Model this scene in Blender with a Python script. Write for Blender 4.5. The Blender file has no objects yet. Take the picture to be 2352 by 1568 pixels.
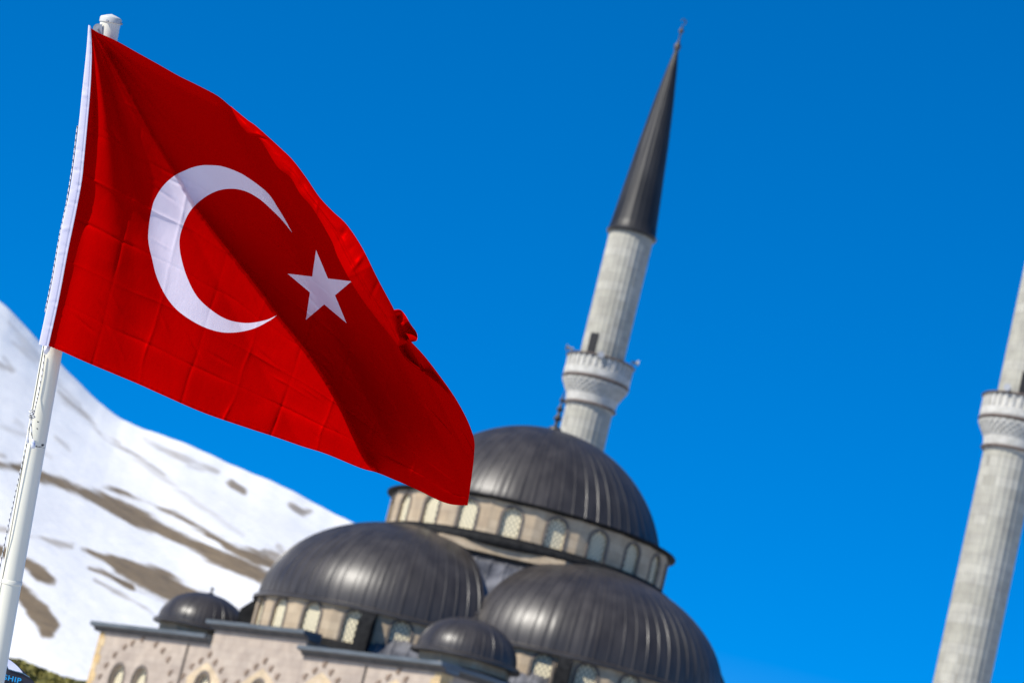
import bpy, bmesh, math, random
import numpy as np
from mathutils import Vector, Matrix
random.seed(7); rng = np.random.default_rng(7)
SC = bpy.context.scene; COL = SC.collection
R_ = math.radians

# ------------------------------------------------------------------ camera
FPX = 6800.0                                   # focal length in units of a 2352 px wide frame
EYE = np.array([0., 0., 1.7])
pit, rol = R_(11.69), R_(14.05)
Fv = np.array([0, math.cos(pit), math.sin(pit)])
_r = np.array([1., 0, 0]); _u = np.array([0, -math.sin(pit), math.cos(pit)])
Rv = _r*math.cos(rol) + _u*math.sin(rol); Uv = -_r*math.sin(rol) + _u*math.cos(rol)
D0 = 11.0                                      # distance of the flag
M_PX = D0/FPX
cam = bpy.data.cameras.new('camera'); co = bpy.data.objects.new('camera', cam); COL.objects.link(co)
Mx = Matrix(((Rv[0], Uv[0], -Fv[0], 0), (Rv[1], Uv[1], -Fv[1], 0), (Rv[2], Uv[2], -Fv[2], EYE[2]), (0, 0, 0, 1)))
co.matrix_world = Mx
cam.sensor_width = 36.0; cam.lens = FPX/2352*36.0
cam.clip_start = 0.1; cam.clip_end = 20000
cam.dof.use_dof = True; cam.dof.focus_distance = D0; cam.dof.aperture_fstop = 6.4; cam.dof.aperture_blades = 0
SC.camera = co

# ------------------------------------------------------------------ sky, sun, exposure
SUN_EL = R_(41.0); SUN_AZ = math.atan2(-0.832, -0.555)          # from +Y clockwise
sdir = np.array([math.sin(SUN_AZ)*math.cos(SUN_EL), math.cos(SUN_AZ)*math.cos(SUN_EL), math.sin(SUN_EL)])
W = bpy.data.worlds.new('World'); SC.world = W; W.use_nodes = True
nt = W.node_tree; bg = nt.nodes['Background']
sky = nt.nodes.new('ShaderNodeTexSky'); sky.sky_type = 'NISHITA'; sky.sun_disc = False
sky.sun_elevation = SUN_EL; sky.sun_rotation = SUN_AZ % (2*math.pi)
sky.altitude = 2200; sky.air_density = 0.7; sky.dust_density = 0.0; sky.ozone_density = 4.0
hs = nt.nodes.new('ShaderNodeHueSaturation'); hs.inputs['Saturation'].default_value = 1.45; hs.inputs['Hue'].default_value = 0.5
nt.links.new(sky.outputs[0], hs.inputs['Color']); gm = nt.nodes.new('ShaderNodeMix'); gm.data_type = 'RGBA'; gm.blend_type = 'MULTIPLY'; gm.inputs[0].default_value = 1.0
gm.inputs[7].default_value = (.40, 1.12, 1.72, 1)
ga = nt.nodes.new('ShaderNodeGamma'); ga.inputs[1].default_value = .66
nt.links.new(hs.outputs[0], ga.inputs[0]); nt.links.new(ga.outputs[0], gm.inputs[6]); nt.links.new(gm.outputs[2], bg.inputs[0])
bg.inputs[1].default_value = 0.126
sl = bpy.data.lights.new('sun', 'SUN'); sl.energy = 4.8; sl.angle = R_(0.5); sl.color = (1.0, 0.95, 0.86)
so = bpy.data.objects.new('sun', sl); COL.objects.link(so)
so.rotation_euler = Vector(sdir).to_track_quat('Z', 'Y').to_euler()
SC.view_settings.view_transform = 'Standard'; SC.view_settings.look = 'None'
SC.view_settings.exposure = 0.25; SC.view_settings.gamma = 1.0
SC.cycles.use_denoising = True

# ------------------------------------------------------------------ helpers
def at(x, y, depth):
    """world point seen at picture position x, y (2352 wide) at a depth along the view axis"""
    x = np.asarray(x, float); y = np.asarray(y, float); depth = np.asarray(depth, float)
    a = (x-1176)/FPX*depth; b = (784-y)/FPX*depth
    return EYE + np.stack([a, b, depth+0*a], -1) @ np.stack([Rv, Uv, Fv])
def proj(P):
    d = (np.asarray(P)-EYE); z = d @ Fv
    return 1176+FPX*(d@Rv)/z, 784-FPX*(d@Uv)/z
def tag(o, label=None, cat=None, group=None, kind=None):
    if label: o['label'] = label
    if cat: o['category'] = cat
    if group: o['group'] = group
    if kind: o['kind'] = kind
    return o
def empty(name, loc=(0, 0, 0), rz=0.0, parent=None):
    o = bpy.data.objects.new(name, None); COL.objects.link(o); o.location = loc; o.rotation_euler = (0, 0, rz)
    o.empty_display_size = .2
    if parent: o.parent = parent
    return o
class MB:
    """collects faces, builds ONE mesh object"""
    def __init__(s): s.v = []; s.f = []; s.m = []; s.uv = []; s.hasuv = False
    def add(s, vs, fs, mi=0, uv=None):
        b = len(s.v); s.v += [tuple(map(float, p)) for p in vs]
        for i, f in enumerate(fs):
            s.f.append([b+j for j in f]); s.m.append(mi)
            s.uv.append([uv[j] for j in f] if uv is not None else [(0, 0)]*len(f))
        if uv is not None: s.hasuv = True
    def box(s, x0, x1, y0, y1, z0, z1, mi=0, T=None):
        vs = [(x, y, z) for z in (z0, z1) for y in (y0, y1) for x in (x0, x1)]
        if T: vs = [T(p) for p in vs]
        s.add(vs, [(0, 2, 3, 1), (4, 5, 7, 6), (0, 1, 5, 4), (2, 6, 7, 3), (0, 4, 6, 2), (1, 3, 7, 5)], mi)
    def lathe(s, prof, n=48, cx=0, cy=0, a0=0., a1=360., mi=0, capt=False, capb=False):
        full = abs(a1-a0-360) < 1e-6; k = n if full else n+1
        vs = []; fs = []
        for r, z in prof:
            for i in range(k):
                a = R_(a0+(a1-a0)*i/n); vs.append((cx+r*math.cos(a), cy+r*math.sin(a), z))
        for j in range(len(prof)-1):
            for i in range(n):
                i2 = (i+1) % k; fs.append((j*k+i, j*k+i2, (j+1)*k+i2, (j+1)*k+i))
        if capt: fs.append([(len(prof)-1)*k+i for i in range(k)])
        if capb: fs.append([i for i in range(k)][::-1])
        s.add(vs, fs, mi)
    def tube(s, pts, r, n=8, mi=0, cap=True):
        pts = [Vector(p) for p in pts]; vs = []; fs = []
        rr = r if hasattr(r, '__len__') else [r]*len(pts)
        prev = None
        for i, p in enumerate(pts):
            t = (pts[min(i+1, len(pts)-1)]-pts[max(i-1, 0)]).normalized()
            if prev is None:
                a = t.orthogonal().normalized()
            else: a = (prev-t*prev.dot(t)).normalized()
            prev = a; b = t.cross(a)
            for k in range(n):
                w = 2*math.pi*k/n; vs.append(p+(a*math.cos(w)+b*math.sin(w))*rr[i])
        for i in range(len(pts)-1):
            for k in range(n): fs.append((i*n+k, i*n+(k+1) % n, (i+1)*n+(k+1) % n, (i+1)*n+k))
        if cap: fs.append(list(range(n))[::-1]); fs.append([(len(pts)-1)*n+k for k in range(n)])
        s.add(vs, fs, mi)
    def build(s, name, mats, parent=None, smooth=False, ang=None, loc=None):
        me = bpy.data.meshes.new(name); me.from_pydata(s.v, [], s.f)
        for m in (mats if isinstance(mats, (list, tuple)) else [mats]): me.materials.append(m)
        me.polygons.foreach_set('material_index', s.m)
        if s.hasuv:
            l = me.uv_layers.new(name='UVMap'); l.data.foreach_set('uv', [c for f in s.uv for p in f for c in p])
        me.validate(); me.update()
        o = bpy.data.objects.new(name, me); COL.objects.link(o)
        if parent: o.parent = parent
        if loc is not None: o.location = loc
        if smooth:
            me.polygons.foreach_set('use_smooth', [True]*len(me.polygons))
            if ang: 
                me.set_sharp_from_angle(angle=R_(ang))
        return o
def mat(name, rgb, rough=.6, metal=0., spec=.5):
    m = bpy.data.materials.new(name); m.use_nodes = True; b = m.node_tree.nodes['Principled BSDF']
    b.inputs['Base Color'].default_value = (*rgb, 1); b.inputs['Roughness'].default_value = rough
    b.inputs['Metallic'].default_value = metal; b.inputs['Specular IOR Level'].default_value = spec
    return m, m.node_tree, b
def N(t, typ, **kw):
    n = t.nodes.new(typ)
    for k, v in kw.items():
        if k in n.inputs.keys(): n.inputs[k].default_value = v
        else: setattr(n, k, v)
    return n
def noisy(name, c1, c2, scale=3., rough=.6, metal=0., spec=.5, stretch=(1, 1, 1), bump=0., bscale=None, detail=6, lo=.35, hi=.65, rvar=0.):
    m, t, b = mat(name, c1, rough, metal, spec); L = t.links.new
    tc = N(t, 'ShaderNodeTexCoord'); mp = N(t, 'ShaderNodeMapping'); mp.inputs['Scale'].default_value = stretch
    nz = N(t, 'ShaderNodeTexNoise', Scale=scale, Detail=detail)
    L(tc.outputs['Object'], mp.inputs[0]); L(mp.outputs[0], nz.inputs['Vector'])
    cr = N(t, 'ShaderNodeValToRGB'); cr.color_ramp.elements[0].position = lo; cr.color_ramp.elements[1].position = hi
    cr.color_ramp.elements[0].color = (*c1, 1); cr.color_ramp.elements[1].color = (*c2, 1)
    L(nz.outputs[0], cr.inputs[0]); L(cr.outputs[0], b.inputs['Base Color'])
    if rvar:
        mr = N(t, 'ShaderNodeMapRange'); mr.inputs[3].default_value = rough-rvar; mr.inputs[4].default_value = rough+rvar
        L(nz.outputs[0], mr.inputs[0]); L(mr.outputs[0], b.inputs['Roughness'])
    if bump:
        n2 = N(t, 'ShaderNodeTexNoise', Scale=bscale or scale*4, Detail=6); L(mp.outputs[0], n2.inputs['Vector'])
        bp = N(t, 'ShaderNodeBump', Strength=bump, Distance=.02); L(n2.outputs[0], bp.inputs['Height']); L(bp.outputs[0], b.inputs['Normal'])
    return m

def stone(name, c1, c2, mortar, bw=.9, bh=.38, obj=True):
    m, t, b = mat(name, c1, .85); L = t.links.new
    tc = N(t, 'ShaderNodeTexCoord'); br = N(t, 'ShaderNodeTexBrick', Scale=1.0)
    br.inputs['Color1'].default_value = (*c1, 1); br.inputs['Color2'].default_value = (*c2, 1); br.inputs['Mortar'].default_value = (*mortar, 1)
    br.inputs['Mortar Size'].default_value = .012; br.inputs['Brick Width'].default_value = bw; br.inputs['Row Height'].default_value = bh
    # walls run along x or y: use x+y as the horizontal coordinate
    sx = N(t, 'ShaderNodeSeparateXYZ'); ad = N(t, 'ShaderNodeMath', operation='ADD'); cb = N(t, 'ShaderNodeCombineXYZ')
    L(tc.outputs['Object'], sx.inputs[0]); L(sx.outputs[0], ad.inputs[0]); L(sx.outputs[1], ad.inputs[1])
    L(ad.outputs[0], cb.inputs[0]); L(sx.outputs[2], cb.inputs[1]); L(cb.outputs[0], br.inputs['Vector'])
    nz = N(t, 'ShaderNodeTexNoise', Scale=1.3, Detail=8); L(tc.outputs['Object'], nz.inputs['Vector'])
    mx = N(t, 'ShaderNodeMix', data_type='RGBA', blend_type='MULTIPLY'); mx.inputs[0].default_value = 1
    cr = N(t, 'ShaderNodeValToRGB'); cr.color_ramp.elements[0].position = .3; cr.color_ramp.elements[0].color = (.78, .76, .75, 1)
    cr.color_ramp.elements[1].position = .7; cr.color_ramp.elements[1].color = (1.08, 1.06, 1.02, 1)
    L(nz.outputs[0], cr.inputs[0]); L(br.outputs[0], mx.inputs[6]); L(cr.outputs[0], mx.inputs[7]); L(mx.outputs[2], b.inputs['Base Color'])
    n2 = N(t, 'ShaderNodeTexNoise', Scale=14, Detail=4); L(tc.outputs['Object'], n2.inputs['Vector'])
    bp = N(t, 'ShaderNodeBump', Strength=.3, Distance=.03); L(n2.outputs[0], bp.inputs['Height']); L(bp.outputs[0], b.inputs['Normal'])
    return m

# ------------------------------------------------------------------ materials
M = {}
M['lead'] = noisy('lead', (.030, .0255, .023), (.052, .045, .041), 1.3, rough=.39, metal=.0, spec=.46, stretch=(1, 1, .3), bump=.2, bscale=4, rvar=.09, hi=.75)
M['lead_old'] = noisy('lead_old', (.05, .05, .055), (.24, .235, .24), 1.2, rough=.36, metal=.35, spec=.6, stretch=(1, 1, .5), bump=.5, bscale=3, rvar=.14)
M['lead_edge'] = noisy('lead_edge', (.007, .007, .0075), (.020, .020, .020), 3, rough=.8, metal=.0, spec=.15)
M['cornice'] = noisy('cornice_lead', (.075, .09, .10), (.13, .15, .165), 2, rough=.5, metal=.2, stretch=(.3, .3, 3))
M['cornice_dark'] = noisy('cornice_underside_shade', (.04, .038, .038), (.07, .066, .064), 2, rough=.7)  # shade under the cornice, put into a darker colour
M['cone_lead'] = noisy('cone_lead', (.012, .0115, .0115), (.026, .025, .025), 1.0, rough=.47, stretch=(1, 1, .3), spec=.34, rvar=.06)
M['stone'] = stone('wall_stone', (.385, .32, .265), (.43, .365, .305), (.33, .27, .22))
M['stone_warm'] = stone('drum_stone', (.43, .335, .225), (.48, .39, .275), (.32, .245, .165), .8, .5)
M['quoin'] = stone('quoin_stone', (.55, .38, .17), (.60, .47, .28), (.35, .25, .15), .7, .45)
M['tan'] = stone('panel_stone', (.56, .44, .28), (.58, .47, .33), (.40, .31, .2), .6, .38)
M['stud'] = noisy('stud_stone', (.16, .115, .08), (.26, .19, .14), 6, rough=.9)
M['arch'] = noisy('arch_moulding', (.10, .085, .07), (.17, .14, .115), 5, rough=.8)
M['min_stone'] = stone('minaret_stone', (.37, .36, .305), (.45, .44, .385), (.28, .27, .235), 1.3, .55)
M['min_white'] = noisy('minaret_white', (.42, .405, .36), (.55, .53, .48), 3, rough=.8)
M['min_ring'] = noisy('minaret_ring', (.12, .088, .072), (.18, .14, .115), 4, rough=.8)
M['black'] = mat('dark_opening', (.012, .012, .014), .8)[0]
M['horn'] = mat('horn_paint', (.30, .31, .33), .5)[0]
M['bronze'] = noisy('finial_metal', (.04, .038, .035), (.085, .07, .06), 4, rough=.5, metal=.3)

def lattice_mat():
    m, t, b = mat('plaster_lattice', (.7, .66, .5), .8); L = t.links.new
    uv = N(t, 'ShaderNodeUVMap'); sx = N(t, 'ShaderNodeSeparateXYZ'); L(uv.outputs[0], sx.inputs[0])
    def diag(sign):
        a = N(t, 'ShaderNodeMath', operation='MULTIPLY_ADD'); a.inputs[1].default_value = sign*.8; L(sx.outputs[1], a.inputs[0]); L(sx.outputs[0], a.inputs[2])
        f = N(t, 'ShaderNodeMath', operation='MULTIPLY'); f.inputs[1].default_value = 3.8; L(a.outputs[0], f.inputs[0])
        s = N(t, 'ShaderNodeMath', operation='FRACT'); L(f.outputs[0], s.inputs[0])
        c = N(t, 'ShaderNodeMath', operation='SUBTRACT'); c.inputs[1].default_value = .5; L(s.outputs[0], c.inputs[0])
        d = N(t, 'ShaderNodeMath', operation='ABSOLUTE'); L(c.outputs[0], d.inputs[0]); return d
    d1, d2 = diag(1), diag(-1)
    mxm = N(t, 'ShaderNodeMath', operation='MAXIMUM'); L(d1.outputs[0], mxm.inputs[0]); L(d2.outputs[0], mxm.inputs[1])
    gt = N(t, 'ShaderNodeMath', operation='LESS_THAN'); gt.inputs[1].default_value = .27; L(mxm.outputs[0], gt.inputs[0])
    mx = N(t, 'ShaderNodeMix', data_type='RGBA'); mx.inputs[6].default_value = (.74, .66, .45, 1); mx.inputs[7].default_value = (.07, .066, .06, 1)
    L(gt.outputs[0], mx.inputs[0]); L(mx.outputs[2], b.inputs['Base Color']); return m
M['lattice'] = lattice_mat()

# ------------------------------------------------------------------ ground and mountain
def snow_mat(name):
    m, t, b = mat(name, (.84, .86, .88), .75); L = t.links.new
    at_ = N(t, 'ShaderNodeAttribute', attribute_name='bare'); tc = N(t, 'ShaderNodeTexCoord')
    nz = N(t, 'ShaderNodeTexNoise', Scale=.09, Detail=9, Roughness=.66); L(tc.outputs['Object'], nz.inputs['Vector'])
    ma = N(t, 'ShaderNodeMath', operation='MULTIPLY_ADD'); ma.inputs[1].default_value = 46; ma.inputs[2].default_value = -22
    L(nz.outputs[0], ma.inputs[0])
    ad = N(t, 'ShaderNodeMath', operation='ADD'); L(at_.outputs['Fac'], ad.inputs[0]); L(ma.outputs[0], ad.inputs[1])
    mr = N(t, 'ShaderNodeMapRange', interpolation_type='SMOOTHSTEP'); mr.inputs[1].default_value = -5; mr.inputs[2].default_value = 5; L(ad.outputs[0], mr.inputs[0])
    am = N(t, 'ShaderNodeAttribute', attribute_name='thin')
    mu = N(t, 'ShaderNodeMath', operation='MULTIPLY'); L(mr.outputs[0], mu.inputs[0]); L(am.outputs['Fac'], mu.inputs[1])
    n2 = N(t, 'ShaderNodeTexNoise', Scale=.25, Detail=8, Roughness=.7); L(tc.outputs['Object'], n2.inputs['Vector'])
    br = N(t, 'ShaderNodeValToRGB'); br.color_ramp.elements[0].position = .3; br.color_ramp.elements[0].color = (.15, .105, .055, 1)
    br.color_ramp.elements[1].position = .7; br.color_ramp.elements[1].color = (.30, .215, .115, 1); L(n2.outputs[0], br.inputs[0])
    sn = N(t, 'ShaderNodeValToRGB'); sn.color_ramp.elements[0].position = .35; sn.color_ramp.elements[0].color = (.90, .87, .82, 1)
    sn.color_ramp.elements[1].position = .6; sn.color_ramp.elements[1].color = (.97, .94, .88, 1)
    n3 = N(t, 'ShaderNodeTexNoise', Scale=.03, Detail=6); mp = N(t, 'ShaderNodeMapping'); mp.inputs['Scale'].default_value = (1, .4, 3)
    L(tc.outputs['Object'], mp.inputs[0]); L(mp.outputs[0], n3.inputs['Vector']); L(n3.outputs[0], sn.inputs[0])
    nb = N(t, 'ShaderNodeTexNoise', Scale=.10, Detail=7, Roughness=.6); L(tc.outputs['Object'], nb.inputs['Vector'])
    bp = N(t, 'ShaderNodeBump', Strength=.16, Distance=4.0); L(nb.outputs[0], bp.inputs['Height']); L(bp.outputs[0], b.inputs['Normal'])
    mx = N(t, 'ShaderNodeMix', data_type='RGBA'); L(mu.outputs[0], mx.inputs[0]); L(sn.outputs[0], mx.inputs[6]); L(br.outputs[0], mx.inputs[7])
    L(mx.outputs[2], b.inputs['Base Color'])
    return m
M['snow'] = snow_mat('snow_and_bare_earth')
M['ground'] = noisy('wet_ground_and_snow', (.36, .345, .32), (.74, .73, .70), .22, rough=.8, bump=.3, lo=.38, hi=.56)
g = MB(); g.add([(-6000, -3000, 0), (6000, -3000, 0), (6000, 9000, 0), (-6000, 9000, 0)], [(0, 1, 2, 3)])
tag(g.build('ground', M['ground']), kind='structure')

strips = [  # (strength, [(x, y, width) ...]) bare strips of the slope, as seen from the camera's place
 (1, [(-80,1040,8),(0,1064,12),(97,1091,20),(187,1129,26),(262,1162,40),(319,1189,34),(375,1215,26),(431,1241,26),(487,1271,38),(544,1297,38),(600,1324,26),(680,1350,16)]),
 (1, [(232,1119,4),(281,1129,10),(337,1151,9),(412,1185,9),(487,1230,10),(525,1256,20),(581,1279,28),(630,1297,20),(700,1330,10)]),
 (1, [(187,1262,2),(244,1281,14),(281,1301,40),(337,1324,58),(375,1342,62),(412,1365,56),(469,1380,40),(540,1410,20)]),
 (1, [(206,1305,2),(255,1322,9),(300,1345,14)]),
 (.7, [(217,1331,2),(300,1376,6),(349,1406,8),(400,1430,6)]),
 (1, [(-60,1240,30),(0,1266,30),(67,1295,22),(94,1316,32),(127,1337,8)]),
 (1, [(40,1345,22),(64,1376,38),(90,1406,50),(112,1440,44),(100,1455,14)]),
 (.6, [(67,1228,3),(110,1240,6),(165,1254,7)]),
 (.9, [(532,1106,15),(559,1127,17)]), (.8, [(667,1159,9),(694,1174,14),(712,1174,9)]),
 (.55, [(330,1007,3),(405,1048,9),(450,1066,6),(499,1084,8)]),
 (.55, [(140,905,5),(202,960,13),(240,1009,5),(300,1039,7),(375,1091,5)]),
 (.8, [(607,1264,16),(637,1275,16)]), (.5, [(0,838,12),(30,850,12)]), (.35, [(130,1010,6),(160,1035,10)]), (.5, [(-20,1040,8),(10,1048,9)]),
 (.25, [(20,740,8),(110,850,10),(180,930,12)]), (.3, [(380,1100,7),(460,1160,8),(560,1230,8)]),
 (.55, [(131,896,4),(165,930,7),(201,961,14),(232,990,6),(275,1018,9)]), (.3, [(31,785,6),(55,805,12),(82,828,8)]), (.4, [(8,824,10),(24,842,16)]), (.25, [(37,965,10),(57,980,9)]), (.4, [(127,1002,8),(156,1029,12)]),
 (.2, [(225,985,8),(262,1010,8)]), (.3, [(300,1040,8),(360,1085,10),(420,1130,8)]), (.35, [(430,1070,6),(470,1078,9)]), (.5, [(640,1255,12),(670,1290,14)]),
 (.3, [(0,980,5),(60,1000,9),(120,1050,6)]), (.35, [(420,1350,5),(520,1392,9)]),(.6,[(0,1215,7),(40,1222,7)]),
]
def hill():
    skyl = np.array([(-60, 10.5), (-25, 11.5), (-14, 11.2), (-9.87, 9.95), (-9.03, 9.45), (-8.31, 9.04), (-7.5, 8.52), (-6.99, 8.34), (-6.37, 8.31), (-5.19, 8.15), (-4.11, 8.0), (-3.18, 7.8), (-2.12, 7.59), (0, 6.9), (3, 6.1), (5, 5.4), (9, 4.4), (20, 2.5), (60, 1.5)])
    az = np.concatenate([np.linspace(-60, -11, 50)[:-1], np.linspace(-11, 6, 470), np.linspace(6, 60, 55)[1:]])
    t = np.linspace(0, 1, 300); tb = np.linspace(1, 1.25, 12)[1:]
    sk = sum(np.interp(az+o_, skyl[:, 0], skyl[:, 1])*w_ for o_, w_ in ((-.5, .1), (-.3, .2), (0, .4), (.3, .2), (.5, .1)))
    sk = sk + .016*np.sin(az*3.1)+.004*np.sin(az*11+1)
    A, T = np.meshgrid(az, np.concatenate([t, tb]), indexing='ij')
    def soft(a_): return sum(w_*np.interp(np.clip(a_, -60, 60)+o_, skyl[:, 0], skyl[:, 1]) for o_, w_ in zip(np.linspace(-7, 7, 17), np.hanning(19)[1:-1]))/np.hanning(19)[1:-1].sum()
    mixT = np.clip(T, 0, 1)**5; S = sk[:, None]*mixT+soft(az)[:, None]*(1-mixT)
    D = 250+400*T
    el = np.degrees(np.arctan(650*np.tan(np.radians(S))*np.clip(T, 0, 1)/D))
    el += .16*np.sin(A*.9+T*7)*T*(1-np.clip(T, 0, 1))*2 + .03*np.sin(A*2.1+T*17)*T*(1-np.clip(T, 0, 1))*2
    z = D*np.tan(np.radians(el))+1.7*T.clip(0, 1)
    back = T > 1; z = np.where(back, z-(T-1)*1500, z)
    z = z-(.3+(T < .001)*1.2)
    X = D*np.sin(np.radians(A)); Y = D*np.cos(np.radians(A))
    V = np.stack([X, Y, z], -1); n, k = A.shape
    px, py = proj(V.reshape(-1, 3))
    bare = np.full(len(px), -60.); thin = np.zeros(len(px))
    for st, pl in strips:
        for (x0, y0, w0), (x1, y1, w1) in zip(pl[:-1], pl[1:]):
            dx, dy = x1-x0, y1-y0; q = np.clip(((px-x0)*dx+(py-y0)*dy)/(dx*dx+dy*dy), 0, 1)
            d = np.hypot(px-x0-q*dx, py-y0-q*dy); v = (w0+(w1-w0)*q)/2-d
            u = v > bare; bare = np.where(u, v, bare); thin = np.where(u, st, thin)
    bare[np.abs(A.ravel()+3) > 9] = -60
    idx = np.arange(n*k).reshape(n, k)
    F = np.stack([idx[:-1, :-1], idx[:-1, 1:], idx[1:, 1:], idx[1:, :-1]], -1).reshape(-1, 4)
    me = bpy.data.meshes.new('snowy_mountain'); me.from_pydata(V.reshape(-1, 3).tolist(), [], F[:, ::-1].tolist())
    for nm, arr in (('bare', bare), ('thin', thin)):
        a = me.attributes.new(nm, 'FLOAT', 'POINT'); a.data.foreach_set('value', arr.astype(np.float32))
    me.materials.append(M['snow']); me.polygons.foreach_set('use_smooth', [True]*len(me.polygons)); me.update()
    o = bpy.data.objects.new('mountain', me); COL.objects.link(o); tag(o, kind='structure')
    def height(azd, d):
        T_ = (d-250)/400; s = float(soft(azd)); return 650*math.tan(R_(s))*T_+1.7*T_-.3
    return height
hill_h = hill()

# ------------------------------------------------------------------ trees at the foot of the slope
M['needle'] = noisy('needle_green', (.20, .18, .045), (.34, .30, .08), 1.2, rough=.8)
M['bark'] = noisy('bark', (.09, .06, .04), (.14, .10, .07), 3, rough=.9)
def tree_meshes(seed):
    r = random.Random(seed); mb = MB(); H = 6.0; lobes = [(r.uniform(0, 6.28), r.uniform(1.6, 5.4), r.uniform(.5, 1.0)) for _ in range(9)]
    vs = []; fs = []
    for i in range(2600):
        h = r.random()**.8; z = 1.0+h*(H-1.0); rad = 2.3*math.sqrt(max(0, 1-((h-.30)/.72)**2))*(.8+.2*math.sin(z*2.3+seed))+.05
        a = r.random()*2*math.pi; q = rad*(r.random()**.45)
        c = Vector((q*math.cos(a), q*math.sin(a), z-.15*q)); s = .10+.14*r.random()
        d1 = Vector((math.cos(a)+r.uniform(-.6, .6), math.sin(a)+r.uniform(-.6, .6), r.uniform(-.5, .3))).normalized()*s*1.6
        d2 = Vector((r.uniform(-1, 1), r.uniform(-1, 1), r.uniform(-1, 1))).cross(d1).normalized()*s*.7
        b = len(vs); vs += [c-d2, c+d1, c+d2, c-d1*.4]; fs.append((b, b+1, b+2, b+3))
    mb.add(vs, fs)
    t = MB(); t.tube([(0, 0, -1), (0.03, 0, 1.5), (0, .04, 3.5), (0, 0, 5.6)], [.17, .14, .08, .02], 7)
    for k in range(9):
        z = 1.2+k*.45; a = k*2.4; l = 1.4*(1-z/6.5); t.tube([(0, 0, z), (l*math.cos(a), l*math.sin(a), z+.1)], [.035, .01], 5)
    return mb, t
tspots = [(42,1513,1.0),(66,1521,.85),(92,1531,.8),(119,1543,1.0),(147,1553,.85),(176,1561,.9),(204,1566,.8),(20,1512,.9),(-8,1505,1.0),(104,1540,.7),(133,1556,.8),(54,1526,.8),(80,1537,.8),(162,1566,.8),(190,1572,.8),(30,1530,.9)]
tlabels = ['leftmost olive green pine showing past the pale flagpole base', 'second olive pine from the flagpole at the foot of the snow slope']
protos = [tree_meshes(s) for s in (1, 2, 3)]; pobs = []
for i, (x, y, s) in enumerate(tspots):
    d = 284+((i*37) % 14)-(10 if y > 1552 else 0)
    w = at(x, y, d); azd = math.degrees(math.atan2(w[0], w[1])); dd = math.hypot(w[0], w[1])
    gz = hill_h(azd, dd); hgt = max(3.0, w[2]-gz); k = hgt/6.0
    if i < 3:
        r0 = empty('pine_tree', (w[0], w[1], gz)); c = protos[i][0].build('crown', M['needle'], r0); t = protos[i][1].build('trunk', M['bark'], r0, True)
        pobs.append((c, t))
    else:
        r0 = empty('pine_tree', (w[0], w[1], gz), i*1.3)
        for o in pobs[i % 3]:
            c = o.copy(); COL.objects.link(c); c.parent = r0
    r0.scale = (max(k, .8)*.92, max(k, .8)*.92, k)
    tag(r0, 'olive green pine in the blurred tree line at the foot of the snowy slope', 'tree', 'olive green pines at the foot of the slope')

# ------------------------------------------------------------------ mosque
YAW = R_(54.29); CZ = 1.7
Cm = np.array([160.9*math.sin(R_(1.24)), 160.9*math.cos(R_(1.24)), 0])
mosque = empty('mosque', Cm, -YAW)
tag(mosque, 'pale stone mosque with dark ribbed lead domes and lattice windows below the snowy mountain', 'mosque')
zz = lambda z: z+CZ

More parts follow.
